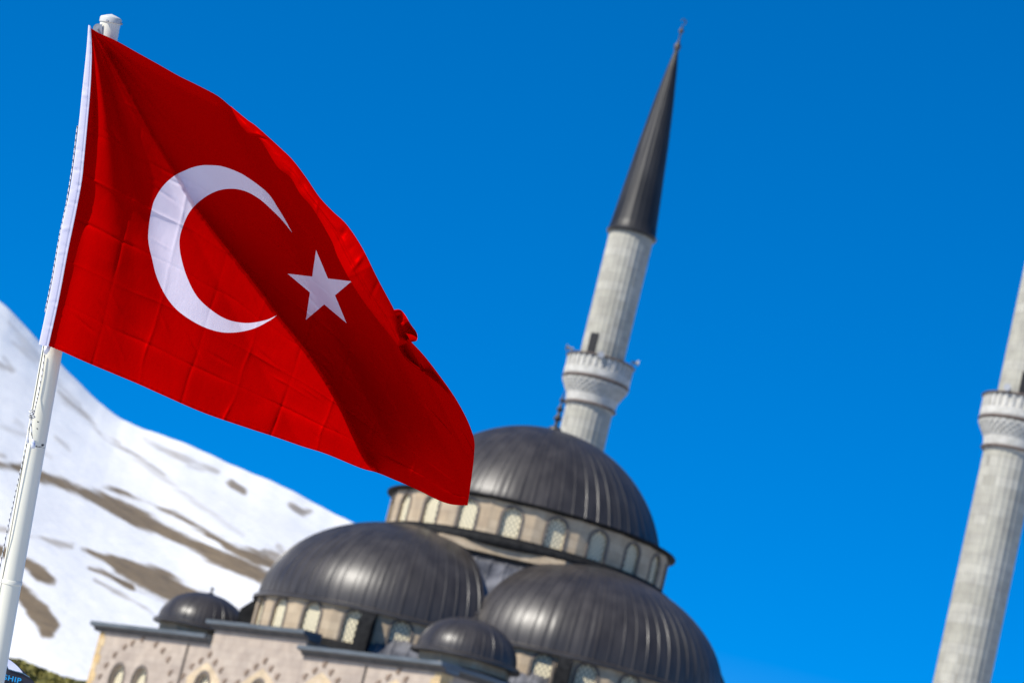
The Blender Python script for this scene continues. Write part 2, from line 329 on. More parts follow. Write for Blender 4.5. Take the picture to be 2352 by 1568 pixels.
def dome(name, cx, cy, R, zb, zt, ns, a0=0., a1=360., parent=mosque, eave=.24, rows=34, pw=1.0):
    """ribbed lead dome: each panel slightly hollow, a raised standing seam between panels"""
    span = a1-a0; full = abs(span-360) < 1e-6; sub = [(-.5, 0), (-.075, 0), (-.05, .055), (.05, .055), (.075, 0)]
    angs = []; off = []
    w = span/ns
    for i in range(ns):
        for s_, o_ in [(0, 0), (.18, -.0), (.42, 0), (.455, .05), (.545, .05), (.58, 0), (.82, 0)]:
            angs.append(a0+(i+s_)*w); off.append(o_*.5)
    if not full: angs.append(a1); off.append(0)
    rr_ = random.Random(int(cx*7+cy*13+R*3)); 
    for i in range(ns):                           # every sheet lies a little differently between its seams
        a_, b_ = rr_.uniform(-.013, .013), rr_.uniform(-.026, -.006)
        for j, w_ in ((1, -1), (2, -.3), (5, .3), (6, 1)): 
            off[i*7+j] += a_*w_ + (b_ if j in (1, 6) else b_*.4)
    angs = np.radians(angs); off = np.array(off); k = len(angs)
    pro = [(1.0+eave/R, 0.0-.22), (1.0+eave/R, -.06), (1.0+.6*eave/R, .0), (1.0, .04)]
    H = zt-zb; V = []
    prof = [(R*r, zb+z) for r, z in pro]
    for j in range(1, rows+1):
        t = j/rows*math.pi/2
        if pw > 1:                                # spherical cap of radius pw, rather than a half ellipse
            f0 = math.acos(R/pw); f = f0+(math.pi/2-f0)*j/rows; prof.append((pw*math.cos(f), zt-pw+pw*math.sin(f)))
        else: prof.append((R*math.cos(t), zb+.04+(H-.04)*math.sin(t)))
    for r, z in prof:
        rr = r+off*min(1, r/(R*.35))*(R/8)**.3 if z > zb+.01 else r+0*off
        V.append(np.stack([cx+rr*np.cos(angs), cy+rr*np.sin(angs), np.full(k, zz(z))], -1))
    V = np.concatenate(V); fs = []; n = k if full else k-1
    for j in range(len(prof)-1):
        for i in range(n):
            i2 = (i+1) % k; fs.append((j*k+i, j*k+i2, (j+1)*k+i2, (j+1)*k+i))
    mb = MB(); mb.add(V.tolist(), fs)
    fs = []
    # close the underside of the eave
    inner = [(cx+(R-.5)*math.cos(a), cy+(R-.5)*math.sin(a), zz(zb-.22)) for a in angs]
    b = len(mb.v); mb.v += inner
    for i in range(n):
        i2 = (i+1) % k; mb.f.append([i2, i, b+i, b+i2]); mb.m.append(0); mb.uv.append([(0, 0)]*4)
    if not full:  # closing wall on the cut side
        c = len(mb.v); ids0 = [j*k for j in range(len(prof))]; ids1 = [j*k+k-1 for j in range(len(prof))]
        mb.f.append(ids0+ids1[::-1]); mb.m.append(0); mb.uv.append([(0, 0)]*(2*len(prof)))
    return mb.build(name, M['lead'], parent, True, 28)

def arch_pts(w, zs, n=10, pointed=0.):
    """half width w, springing height zs -> outline left foot .. right foot (x, z) above springing"""
    out = []
    for i in range(n+1):
        a = math.pi*(1-i/n); out.append((w*math.cos(a), zs+w*(1+pointed)*math.sin(a)))
    return out
def facet(mb, T, W_, z0, z1, ow, oz0, oz1, depth):
    """a wall facet of width W_ with an arched opening (half width ow, sill oz0, springing oz1); T(x, out, z)"""
    A = arch_pts(ow, oz1)
    if oz0 > z0: mb.add([T(-W_/2, 0, z0), T(W_/2, 0, z0), T(W_/2, 0, oz0), T(-W_/2, 0, oz0)], [(0, 1, 2, 3)])
    mb.add([T(-W_/2, 0, oz0), T(-ow, 0, oz0), T(-ow, 0, z1), T(-W_/2, 0, z1)], [(0, 1, 2, 3)])
    mb.add([T(ow, 0, oz0), T(W_/2, 0, oz0), T(W_/2, 0, z1), T(ow, 0, z1)], [(0, 1, 2, 3)])
    for (x0, a), (x1, b) in zip(A[:-1], A[1:]):
        mb.add([T(x0, 0, a), T(x1, 0, b), T(x1, 0, z1), T(x0, 0, z1)], [(0, 1, 2, 3)])
    out = [(-ow, oz0)]+A+[(ow, oz0)]
    for (x0, a), (x1, b) in zip(out[:-1], out[1:]):
        mb.add([T(x0, 0, a), T(x0, -depth, a), T(x1, -depth, b), T(x1, 0, b)], [(0, 1, 2, 3)])
    mb.add([T(ow, 0, oz0), T(ow, -depth, oz0), T(-ow, -depth, oz0), T(-ow, 0, oz0)], [(0, 1, 2, 3)])
def window(T, ow, oz0, oz1, depth, fw, parent=mosque, fm='arch', proud=.05):
    """frame moulding round the opening; plaster lattice set back in it"""
    fr = MB(); o = [(-ow-fw, oz0)]+arch_pts(ow+fw, oz1)+[(ow+fw, oz0)]; i = [(-ow, oz0)]+arch_pts(ow, oz1)+[(ow, oz0)]
    for k in range(len(o)-1):
        a, b, c, d = o[k], o[k+1], i[k+1], i[k]
        fr.add([T(a[0], proud, a[1]), T(b[0], proud, b[1]), T(c[0], proud, c[1]), T(d[0], proud, d[1]),
                T(a[0], -.03, a[1]), T(b[0], -.03, b[1]), T(c[0], -.03, c[1]), T(d[0], -.03, d[1])],
               [(0, 3, 2, 1), (0, 1, 5, 4), (3, 7, 6, 2)])
    f = fr.build('window', M[fm], parent)
    la = MB(); p = [(-ow, oz0)]+arch_pts(ow, oz1)+[(ow, oz0)]
    vs = [T(x, -depth+.02, z) for x, z in p]; la.add(vs, [list(range(len(vs)))[::-1]], 0, [(x, z) for x, z in p])
    la.build('lattice', M['lattice'], f)
    return f

# main dome and its drum of 20 arched windows
md = dome('main_dome', 0, 0, 7.24, 23.57, 28.95, 60, eave=.12, pw=7.52)
fin = MB(); fin.lathe([(.42, zz(28.85)), (.34, zz(29.15)), (.10, zz(29.25)), (.09, zz(29.5)), (.24, zz(29.68)), (.10, zz(29.9)), (.07, zz(30.05)), (.20, zz(30.22)), (.08, zz(30.4)), (.05, zz(30.6)), (.15, zz(30.74)), (.05, zz(30.9)), (.03, zz(31.1)), (.0, zz(31.3))], 14)
fin.build('finial', M['bronze'], md, True, 40)
dr = MB(); RD = 7.72; n = 20; fw_ = 2*RD*math.tan(math.pi/n)
def facT(az, rad, cx=0, cy=0):
    a = R_(az); ex = (-math.sin(a), math.cos(a)); er = (math.cos(a), math.sin(a))
    return lambda x, o, z: (cx+er[0]*(rad+o)+ex[0]*x, cy+er[1]*(rad+o)+ex[1]*x, zz(z))
for i in range(n): facet(dr, facT(-45+18*i, RD), fw_, 21.35, 23.4, .50, 21.58, 22.62, .16)
dr.lathe([(RD-.30, zz(21.3)), (RD-.30, zz(23.4))], 60)
drum = dr.build('drum', M['stone_warm'], mosque)
dc = MB(); dc.lathe([(7.6, zz(23.30)), (7.95, zz(23.38)), (8.12, zz(23.43)), (8.12, zz(23.50)), (7.1, zz(23.62))], 80); dc.build('drum_cornice', M['lead_edge'], mosque, True, 30)
for i in range(n): window(facT(-45+18*i, RD), .50, 21.58, 22.62, .15, .15)
bd = MB(); bd.lathe([(7.7, zz(21.56)), (7.86, zz(21.56)), (7.95, zz(21.40)), (8.30, zz(21.28)), (8.36, zz(21.12)), (8.30, zz(20.95)), (8.0, zz(20.86))], 80)
bd.build('drum_base_roll', M['lead_edge'], mosque, True, 30)
# octagonal base under the drum, stone with a lead roll
ob = MB(); ap = 8.0; rO = ap/math.cos(math.pi/8)
ob.lathe([(rO, zz(12)), (rO, zz(20.95)), (7.0, zz(20.97))], 8, a0=22.5, a1=382.5)
ob.build('octagon_base', M['stone_warm'], mosque)
lg = MB(); r1_ = 8.34/math.cos(math.pi/8); lg.lathe([(rO-.2, zz(20.30)), (r1_, zz(20.32)), (r1_, zz(20.43)), (rO-.2, zz(20.50))], 8, a0=22.5, a1=382.5); lg.build('octagon_ledge', M['lead_edge'], mosque)
# lead slopes at the four corners between the half domes
for k in range(4):
    T = facT(-45+90*k, 0); s = MB()
    r0, z0, r1, z1 = 8.06, 20.28, 13.2, 13.2; n_ = 14
    dxr = Vector((r1-r0, z1-z0)).normalized(); nx, nz_ = -dxr.y, dxr.x
    for i in range(n_):
        x0 = -5.6+i*.8; x1 = x0+.8
        cols = [(x0, 0), (x0+.3, 0), (x0+.34, .05), (x0+.44, .05), (x0+.48, 0), (x1, 0)]
        for (a, ha), (b, hb) in zip(cols[:-1], cols[1:]):
            s.add([T(a, r0+nx*ha, z0+nz_*ha), T(a, r1+nx*ha, z1+nz_*ha), T(b, r1+nx*hb, z1+nz_*hb), T(b, r0+nx*hb, z0+nz_*hb)], [(0, 1, 2, 3)])
    s.build('corner_roof', M['lead_old'], mosque)

# four half domes with their window drums
OFF = 6.73
for q, (azq, step, cnt) in enumerate([(-90, 18.3, 3), (0, 17.0, 4), (90, 18.3, 3), (180, 17.0, 4)]):
    cx, cy = OFF*math.cos(R_(azq)), OFF*math.sin(R_(azq))
    dome('half_dome', cx, cy, 7.80, 15.82, 21.4, 34, azq-86, azq+86)
    sd = MB(); RS = 7.70; azs = [azq+step*j for j in range(-cnt, cnt+1) if abs(step*j) < 80]
    W2 = 2*RS*math.tan(R_(step/2))
    for a in azs: facet(sd, facT(a, RS, cx, cy), W2, 12.9, 15.8, .52, 13.9, 15.02, .16)
    e = step*(cnt+.5)
    sd.lathe([(RS-.29, zz(12.9)), (RS-.29, zz(15.75))], 40, cx, cy, azq-90, azq+90)
    if e < 90:
        for sg in (-1, 1):
            a0, a1 = azq+sg*e, azq+sg*90
            sd.lathe([(RS/math.cos(R_(step/2)), zz(12.9)), (RS/math.cos(R_(step/2)), zz(15.8))], 3, cx, cy, min(a0, a1), max(a0, a1))
    sd.build('half_drum', M['stone_warm'], mosque)
    for a in azs: window(facT(a, RS, cx, cy), .52, 13.9, 15.02, .15, .15)
    b2 = MB(); b2.lathe([(7.6, zz(13.88)), (7.84, zz(13.88)), (7.95, zz(13.74)), (8.2, zz(13.62)), (8.24, zz(13.40)), (7.7, zz(13.28))], 50, cx, cy, azq-90, azq+90)
    b2.build('half_drum_roll', M['lead_edge'], mosque, True, 30)
    for sg in (-1, 1):                            # dark buttresses near the corners
        if abs((azq+sg*44) % 360) == 999: continue
        T = facT(azq+sg*42.5, 0, cx, cy); bt = MB()
        vs = [T(x, o, z) for x in (-.36, .36) for (o, z) in ((7.4, 12.9), (8.75, 12.9), (8.6, 15.0), (7.9, 15.72), (7.4, 15.72))]
        bt.add(vs, [(0, 1, 2, 3, 4), (9, 8, 7, 6, 5), (0, 5, 6, 1), (1, 6, 7, 2), (2, 7, 8, 3), (3, 8, 9, 4), (4, 9, 5, 0)])
        bt.build('buttress', M['lead_edge'], mosque)

# corner turret domes
for q, (sx, sy) in enumerate([(1, -1), (-1, -1), (1, 1), (-1, 1)]):
    cx, cy = 12.3*sx, 11.2*sy
    d = dome('turret_dome', cx, cy, 2.50, 14.05, 16.0, 28, eave=.24, rows=20)
    f = MB(); f.lathe([(.16, zz(15.95)), (.17, zz(16.06)), (.05, zz(16.1)), (.04, zz(16.18)), (.11, zz(16.28)), (.04, zz(16.38)), (.0, zz(16.40))], 12, cx, cy)
    f.build('finial', M['bronze'], d, True, 40)
    b = MB(); b.lathe([(2.34, zz(12.8)), (2.34, zz(13.86))], 8, cx, cy, 22.5, 382.5); b.lathe([(3.3, zz(13.02)), (3.25, zz(13.14)), (2.36, zz(13.40))], 8, cx, cy, 22.5, 382.5, 1)
    b.build('turret_base', [M['stone_warm'], M['lead_edge']], mosque)

# outer walls
BX, BY = 16.1, 15.15; GZ = -2.2
wl = MB(); TH = .8
def wallT(side):
    # (x along, out, z) ; side 0 = front (-y), 1 = right (+x), 2 = back, 3 = left
    if side == 0: return lambda x, o, z: (x, -BY-o, zz(z)), BX
    if side == 1: return lambda x, o, z: (BX+o, x, zz(z)), BY
    if side == 2: return lambda x, o, z: (-x, BY+o, zz(z)), BX
    return lambda x, o, z: (-BX-o, -x, zz(z)), BY
wins = {0: [(-13.08, 10.16), (-10.7, 10.16), (-4.35, 10.3), (.95, 10.3), (6.4, 10.3), (12.66, 10.2)], 1: [(-11.4, 10.2), (-5.2, 10.3), (0, 10.3), (5.2, 10.3), (11.4, 10.2)]}
wins[2] = wins[1]; wins[3] = wins[1]
for side in range(4):
    T, half = wallT(side); xs = wins[side]; edges = [-half]
    for (a, _), (b, _) in zip(xs[:-1], xs[1:]): edges.append((a+b)/2)
    edges.append(half)
    for (x, zs), e0, e1 in zip(xs, edges[:-1], edges[1:]):
        ow, oz0 = .68, 7.6; A = [(x+a, b) for a, b in arch_pts(ow, zs, 12, .12)]; D_ = .35
        q = lambda pts: wl.add([T(*p) for p in pts], [(0, 1, 2, 3)])
        q([(e0, 0, GZ), (e1, 0, GZ), (e1, 0, oz0), (e0, 0, oz0)])
        q([(e0, 0, oz0), (x-ow, 0, oz0), (x-ow, 0, 12.62), (e0, 0, 12.62)]); q([(x+ow, 0, oz0), (e1, 0, oz0), (e1, 0, 12.62), (x+ow, 0, 12.62)])
        for (x0, a), (x1, b) in zip(A[:-1], A[1:]): q([(x0, 0, a), (x1, 0, b), (x1, 0, 12.62), (x0, 0, 12.62)])
        o = [(x-ow, oz0)]+A+[(x+ow, oz0), (x-ow, oz0)]
        for (x0, a), (x1, b) in zip(o[:-1], o[1:]): q([(x0, 0, a), (x0, -D_, a), (x1, -D_, b), (x1, 0, b)])
        # moulding and lattice
        Tx = lambda u, oo, z, T=T, x=x: T(x+u, oo, z)
        fr = MB(); oo_ = [(-ow-.13, oz0)]+arch_pts(ow+.13, zs, 12, .12)+[(ow+.13, oz0)]; ii = [(-ow, oz0)]+arch_pts(ow, zs, 12, .12)+[(ow, oz0)]
        for k in range(len(oo_)-1):
            a, b, c, d = oo_[k], oo_[k+1], ii[k+1], ii[k]
            fr.add([Tx(a[0], .05, a[1]), Tx(b[0], .05, b[1]), Tx(c[0], .05, c[1]), Tx(d[0], .05, d[1]), Tx(a[0], -.03, a[1]), Tx(b[0], -.03, b[1]), Tx(c[0], -.03, c[1]), Tx(d[0], -.03, d[1])], [(0, 3, 2, 1), (0, 1, 5, 4), (3, 7, 6, 2)])
        f = fr.build('wall_window', M['arch'], mosque)
        la = MB(); la.add([Tx(a, -D_+.05, b) for a, b in ii], [list(range(len(ii)))[::-1]], 0, ii); la.build('lattice', M['lattice'], f)
    wl.add([T(-4.45, 0, 12.62), T(4.3, 0, 12.62), T(4.3, 0, 13.4), T(-4.45, 0, 13.4)], [(0, 1, 2, 3)])
    for xx in (-4.45, 4.3): wl.add([T(xx, 0, 12.62), T(xx, -1.5, 12.62), T(xx, -1.5, 13.4), T(xx, 0, 13.4)], [(0, 1, 2, 3)])
rf = MB(); rf.add([(-BX, -BY, zz(13.0)), (BX, -BY, zz(13.0)), (BX, BY, zz(13.0)), (-BX, BY, zz(13.0))], [(0, 1, 2, 3)])
rf.build('flat_roof', M['lead_edge'], mosque)
def cornice_profile(mb, T, x0, x1, zb):
    pr = [(0, zb-.02), (.14, zb+.0), (.22, zb+.16), (.46, zb+.2), (.52, zb+.24), (.52, zb+.43), (-.6, zb+.47)]
    V = [T(x, o, z) for x in (x0, x1) for o, z in pr]; k = len(pr)
    for i in range(k-1):
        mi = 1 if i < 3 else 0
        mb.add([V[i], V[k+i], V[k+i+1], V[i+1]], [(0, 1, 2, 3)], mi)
    mb.add([T(x0, o, z) for o, z in pr]+[T(x0, -.6, zb)], [list(range(k+1))]); mb.add([T(x1, o, z) for o, z in pr]+[T(x1, -.6, zb)], [list(range(k+1))[::-1]])
for side in range(4):
    T, half = wallT(side); c = MB()
    e = .52 if side in (0, 2) else 0.0
    cornice_profile(c, T, -half-e, -4.47, 12.62); cornice_profile(c, T, 4.32, half+e, 12.62); cornice_profile(c, T, -4.75, 4.6, 13.4)
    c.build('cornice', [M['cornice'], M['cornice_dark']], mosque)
# quoins
qn = MB()
for sx in (-1, 1):
    for sy in (-1, 1):
        z = GZ
        i = 0
        while z < 12.5:
            h = min(.5, 12.58-z); w = .52 if i % 2 else .72
            x1 = sx*(BX+.02); y1 = sy*(BY+.02)
            qn.box(min(x1, x1-sx*w), max(x1, x1-sx*w), min(y1, y1-sy*(1.24-w)), max(y1, y1-sy*(1.24-w)), zz(z), zz(z+h-.01)); z += h; i += 1
# stud pattern and tan panels above the windows
st = MB(); tp = MB()
T, _ = wallT(0)
studs = [[(-11.47, 12.42), (-12.41, 12.15), (-13.11, 11.87), (-13.95, 11.38), (-14.55, 10.75), (-14.9, 10.1), (-9.96, 12.31-.1), (-9.08, 11.94), (-8.3, 11.5), (-7.77, 10.82), (-7.5, 10.2)]]
for cxs, zp in [(-4.35, 12.04), (1.0, 12.09), (6.36, 12.28), (12.66, 12.40)]:
    L_ = [(cxs, zp)]
    for s_ in (-1, 1):
        for j, (dx, dz) in enumerate([(.72, .36), (1.45, .72), (2.05, 1.3), (2.3, 1.95)]): L_.append((cxs+s_*dx, zp-dz))
    studs.append(L_)
    prf = [(-1.6, zp-2.6), (-1.6, zp-1.25), (-1.1, zp-.92), (-.5, zp-.60), (0, zp-.38), (.5, zp-.60), (1.1, zp-.92), (1.6, zp-1.25), (1.6, zp-2.6)]
    ring = [(-.86, zp-2.6)]+[(a, b) for a, b in arch_pts(.86, 10.3, 6, .12)]+[(.86, zp-2.6)]
    for k in range(len(prf)-1):
        r_ = ring; a, b = prf[k], prf[k+1]; c_, d_ = ring[min(k+1, len(ring)-1)], ring[min(k, len(ring)-1)]
        tp.add([T(cxs+a[0], .012, a[1]), T(cxs+b[0], .012, b[1]), T(cxs+c_[0], .012, c_[1]), T(cxs+d_[0], .012, d_[1])], [(0, 1, 2, 3)])
for L_ in studs:
    for x, z in L_:
        for dx, dz, r in ((0, 0, .15), (.17, .13, .07)):
            p = [(x+dx+r*math.cos(a), z+dz+r*math.sin(a)) for a in [k*math.pi/4 for k in range(8)]]
            vs = [T(a, .06, b) for a, b in p]+[T(a, -.01, b) for a, b in p]
            st.add(vs, [list(range(8))]+[(k, k+8, (k+1) % 8+8, (k+1) % 8) for k in range(8)])
for mb_, mi_ in ((qn, 1), (st, 2), (tp, 3)): wl.add(mb_.v, mb_.f, mi_)
wl.build('outer_wall', [M['stone'], M['quoin'], M['stud'], M['tan']], mosque)
# a lamp fitting box on the wall and drain pipes
for x in (-6.6, 10.0):
    dp = MB(); dp.tube([T(x, .08, 12.5), T(x, .08, GZ+.8)], .045, 8); dp.build('drain_pipe', M['arch'], mosque)

# ------------------------------------------------------------------ minarets
def minaret(loc, ks, azdoor, label, spk, zc=0.):
    """ks scales heights above the eye; builds shaft, balcony, door, horns, cone and finial"""
    root = empty('minaret', loc, 0); tag(root, label, 'minaret', 'minarets of the mosque')
    Z = lambda z: z*ks+CZ
    def fluted(prof, n, dep, name, m):
        mb = MB(); vs = []; fs = []; k = n*4
        for r, z in prof:
            for i in range(k):
                a = 2*math.pi*i/k; q = r-(dep if i % 4 in (2,) else dep*.7 if i % 4 in (1, 3) else 0); vs.append((q*math.cos(a), q*math.sin(a), z))
        for j in range(len(prof)-1):
            for i in range(k): fs.append((j*k+i, j*k+(i+1) % k, (j+1)*k+(i+1) % k, (j+1)*k+i))
        mb.add(vs, fs); return mb.build(name, m, root, True, 50)
    fluted([(1.60, Z(-2)), (1.54, Z(10)), (1.45, Z(28.4))], 26, .045, 'lower_shaft', M['min_stone'])
    fluted([(1.38, Z(30)), (1.38, Z(37.85)+zc)], 26, .045, 'upper_shaft', M['min_stone'])
    b = MB(); b.lathe([(2.6, -.3), (2.6, 6.5), (2.2, 7.2), (1.6, 9.0), (1.45, 9.2)], 8, a0=22.5, a1=382.5); b.build('base', M['min_stone'], root)
    # balcony: rings, corbel courses with stalactite teeth, parapet
    c = MB(); prof = [(1.44, Z(28.35))]
    r = 1.52; z = 28.62; stp = 6
    c.lathe([(1.44, Z(28.3)), (1.55, Z(28.55)), (1.62, Z(28.95)), (1.66, Z(28.98)), (1.66, Z(29.02))], 48)
    for i in range(5):
        r0 = 1.62+i*.085; za = 29.0+i*.13; zb = za+.13; nt = 32; vs = []
        for k in range(nt):
            a0 = 2*math.pi*(k+.5*(i % 2))/nt; a1 = a0+2*math.pi/nt*.62
            p = [(q*math.cos(a), q*math.sin(a), Z(zq)) for zq in (za, zb) for q in (1.4, r0+.06+(.04 if zq == zb else 0)) for a in (a0, a1)]
            c.add(p, [(0, 1, 3, 2), (4, 6, 7, 5), (2, 3, 7, 6), (0, 2, 6, 4), (1, 5, 7, 3)])
        c.lathe([(r0, Z(za)), (r0+.05, Z(zb))], 48)
    c.build('corbel', M['min_white'], root)
    rg = MB()
    for z_, r_, h in ((28.38, 1.60, .13), (29.70, 2.06, .13), (30.84, 2.12, .09)):
        rg.lathe([(r_-.3, Z(z_)), (r_, Z(z_)), (r_+.06, Z(z_+h*.5)), (r_, Z(z_+h)), (r_-.3, Z(z_+h))], 48)
    rg.build('ring_moulding', M['min_ring'], root, True, 35)
    pa = MB(); pa.lathe([(1.4, Z(29.83)), (2.04, Z(29.83)), (2.08, Z(29.9)), (2.08, Z(30.22)), (1.98, Z(30.26)), (1.98, Z(30.84)), (1.86, Z(30.84)), (1.86, Z(30.0)), (1.4, Z(30.0))], 64)
    for k in range(32):
        a = 2*math.pi*k/32; T = facT(math.degrees(a), 0)
        pa.box(-.075, .075, 1.95, 2.07, 30.24, 30.84, T=lambda p, T=T: (T(p[0], p[1], 0)[0], T(p[0], p[1], 0)[1], Z(p[2])))
    pa.build('parapet', M['min_white'], root)
    T = facT(azdoor, 0); d = MB(); d.box(-.28, .28, 1.2, 1.41, 30.0, 32.1, T=lambda p: (T(p[0], p[1], 0)[0], T(p[0], p[1], 0)[1], Z(p[2])))
    d.build('door', M['black'], root)
    # cone roof with standing seams
    cn = MB(); n = 24; k = n*4; vs = []; fs = []
    prof = [(1.3, 37.72), (1.56, 37.72), (1.60, 37.82), (1.50, 37.92), (1.40, 38.4), (1.18, 40.4), (.90, 42.9), (.60, 45.2), (.32, 47.0), (.13, 48.0), (.08, 48.1)]
    for j, (r, z) in enumerate(prof):
        for i in range(k):
            a = 2*math.pi*i/k; q = r+(.028*min(1, r) if (i % 4 == 0 and j > 3) else 0); vs.append((q*math.cos(a), q*math.sin(a), Z(z)+zc))
    for j in range(len(prof)-1):
        for i in range(k): fs.append((j*k+i, j*k+(i+1) % k, (j+1)*k+(i+1) % k, (j+1)*k+i))
    cn.add(vs, fs); cone = cn.build('cone_roof', M['cone_lead'], root, True, 40)
    Z0 = Z; Z = lambda z: Z0(z)+zc
    f = MB(); f.lathe([(.12, Z(48.0)), (.20, Z(48.2)), (.22, Z(48.35)), (.10, Z(48.5)), (.05, Z(48.7)), (.05, Z(49.0)), (.16, Z(49.15)), (.16, Z(49.22)), (.05, Z(49.35)), (.03, Z(49.5))], 12)
    cr = []; 
    for i in range(15):
        a = R_(-55+290*i/14-90+35); cr.append((.15*math.cos(a), 0, Z(49.68)+.15*math.sin(a)*1.2))
    f.tube(cr, [.01+.035*math.sin(math.pi*i/14) for i in range(15)], 6)
    f.build('finial', M['bronze'], cone, True, 40)
    Z = Z0
    for az, up in spk:
        h = MB(); T = facT(az, 0); c0 = Vector((T(0, 2.05, 0)[0], T(0, 2.05, 0)[1], Z(31.02+up))); o = Vector((math.cos(R_(az)), math.sin(R_(az)), 0))
        pts = [c0+o*t for t in (-.25, -.1, 0, .12, .24)]; h.tube(pts, [.07, .07, .08, .13, .21], 18)
        h.tube([c0+Vector((0, 0, -.28))-o*.1, c0-o*.1], .035, 6)
        h.build('loudspeaker', M['horn'], root, True, 40)
    return root
b1 = R_(1.80); b2 = R_(9.995)
minaret((178*math.sin(b1), 178*math.cos(b1), 0), 1.195, -90-35, 'tall grey stone minaret with black cone roof rising behind the main dome', [(-90-4, -.15), (178, .2), (-4, .25)])
minaret((161*math.sin(b2), 161*math.cos(b2), 0), 1.179, -90-9, 'right hand minaret cut off by the picture edge, grey stone with white balcony', [(-90-33, .05), (-20, 0.1)], 1.7)

# ------------------------------------------------------------------ flagpole
POLE_D = D0+.10
M['pole'] = noisy('pole_paint', (.76, .735, .605), (.82, .79, .66), 3, rough=.38, spec=.5, lo=.3, hi=.7)
M['galv'] = noisy('galvanised', (.30, .32, .34), (.46, .48, .50), 14, rough=.45, metal=.5)
M['cap'] = noisy('pole_cap', (.52, .52, .49), (.62, .62, .58), 8, rough=.5)
M['groove'] = mat('groove', (.10, .11, .10), .6)[0]
M['scuff_shadow'] = mat('scuffs_and_knot_shadow', (.03, .03, .035), .8)[0]
pm = M_PX*POLE_D/D0
pt_ = at(252, 60, POLE_D); pb_ = at(4.5, 1456, POLE_D)
axis = (pt_-pb_); axis /= np.linalg.norm(axis)
base = pb_ - axis*((pb_[2]+.0)/axis[2]); topp = at(252, 60, POLE_D)+axis*.0227
PR = 23.8*pm
pole = empty('flagpole', base); tag(pole, 'tall off-white metal flagpole leaning at the left, holding the red flag', 'flagpole')
pole_len = np.linalg.norm(topp-base)
ax = Vector(axis); side = Vector(-Fv).cross(ax).normalized()          # picture right-ish
side = (Vector(Rv)-ax*Vector(Rv).dot(ax)).normalized(); front = side.cross(ax).normalized()
if front.dot(Vector(Fv)) > 0: front = -front
def on_pole(t, ang, r=PR):
    """local point t metres up the axis; ang 0 = facing camera, +90 = right"""
    return ax*t+(front*math.cos(R_(ang))+side*math.sin(R_(ang)))*r
pp = MB(); tj = pole_len - np.linalg.norm(topp-at(22, 1334, POLE_D))
n = 56
def pole_tube(t0, t1, r0, r1, name, m, cap=False):
    mb = MB(); vs = []; fs = []; pr = [(t0, r0), (t1, r1)]
    for t, r in pr:
        for i in range(n):
            vs.append(on_pole(t, i*360/n, r))
    for i in range(n): fs.append((i, (i+1) % n, n+(i+1) % n, n+i))
    if cap: fs.append([n+i for i in range(n)])
    mb.add(vs, fs); return mb.build(name, m, pole, True, 40)
pole_tube(0, tj, PR*1.03, PR*1.02, 'lower_tube', M['pole']); pole_tube(tj-.001, pole_len, PR*1.01, PR*.97, 'upper_tube', M['pole'], True)
cl = MB(); vs = []; fs = []
pr = [(tj-.010, PR*1.02), (tj-.008, PR*1.06), (tj+.004, PR*1.06), (tj+.008, PR*1.01)]
for t, r in pr:
    for i in range(n): vs.append(on_pole(t, i*360/n, r))
for j in range(3):
    for i in range(n): fs.append((j*n+i, j*n+(i+1) % n, (j+1)*n+(i+1) % n, (j+1)*n+i))
cl.add(vs, fs); cl.build('joint_collar', M['pole'], pole, True, 30)
gr = MB()
for a in (-47, -52.5):
    gr.tube([on_pole(t, a, PR*1.003) for t in np.linspace(max(0, pole_len-3.9), pole_len-.06, 12)], .0011, 5)
gr.build('groove', M['groove'], pole)
cp = MB(); vs = []; fs = []
pr = [(pole_len-.012, PR*.99), (pole_len-.012, PR*1.06), (pole_len+.004, PR*1.06), (pole_len+.009, PR*1.0), (pole_len+.017, PR*.5), (pole_len+.022, .001)]
for t, r in pr:
    for i in range(n): vs.append(on_pole(t, i*360/n, r))
for j in range(5):
    for i in range(n): fs.append((j*n+i, j*n+(i+1) % n, (j+1)*n+(i+1) % n, (j+1)*n+i))
cp.add(vs, fs); capo = cp.build('pole_cap', M['cap'], pole, True, 30)
for a in (-8, 82):
    s = MB(); c = on_pole(pole_len-.008, a, PR*1.05); o = (on_pole(0, a, 1)).normalized(); s.tube([c, c+o*.006], .0045, 8); s.build('screw', M['galv'], capo)
base_np = base
def P3(x, y, d): return Vector(at(x, y, d)-base_np)          # local to the pole's foot
# pulley bracket beside the top
br = MB()
for dd in (-.012, .012):
    pts = [(256-22, 54), (256-19, 62), (256-23, 84), (250-22, 80), (241-20, 77), (234-18, 72), (233-18, 62), (240-20, 56), (248-22, 58)]
    c = [(235, 54), (234.5, 84), (229, 80), (222, 75), (218, 67), (219, 60), (224, 56.5), (229, 60)]
    a = [P3(x, y, D0+.075+dd-.002) for x, y in c]; b = [P3(x, y, D0+.075+dd+.002) for x, y in c]; k = len(c)
    br.add(a+b, [list(range(k)), list(range(k, 2*k))[::-1]]+[(i, (i+1) % k, k+(i+1) % k, k+i) for i in range(k)])
brk = br.build('pulley_bracket', M['galv'], pole)
pw = MB(); c = P3(226, 67, D0+.075); f_ = Vector(Fv)
pw.tube([c-f_*.009, c-f_*.004, c, c+f_*.004, c+f_*.009], [.019, .019, .014, .019, .019], 20); pw.tube([c-f_*.02, c+f_*.02], .004, 8)
pw.build('pulley_wheel', M['galv'], brk, True, 40)
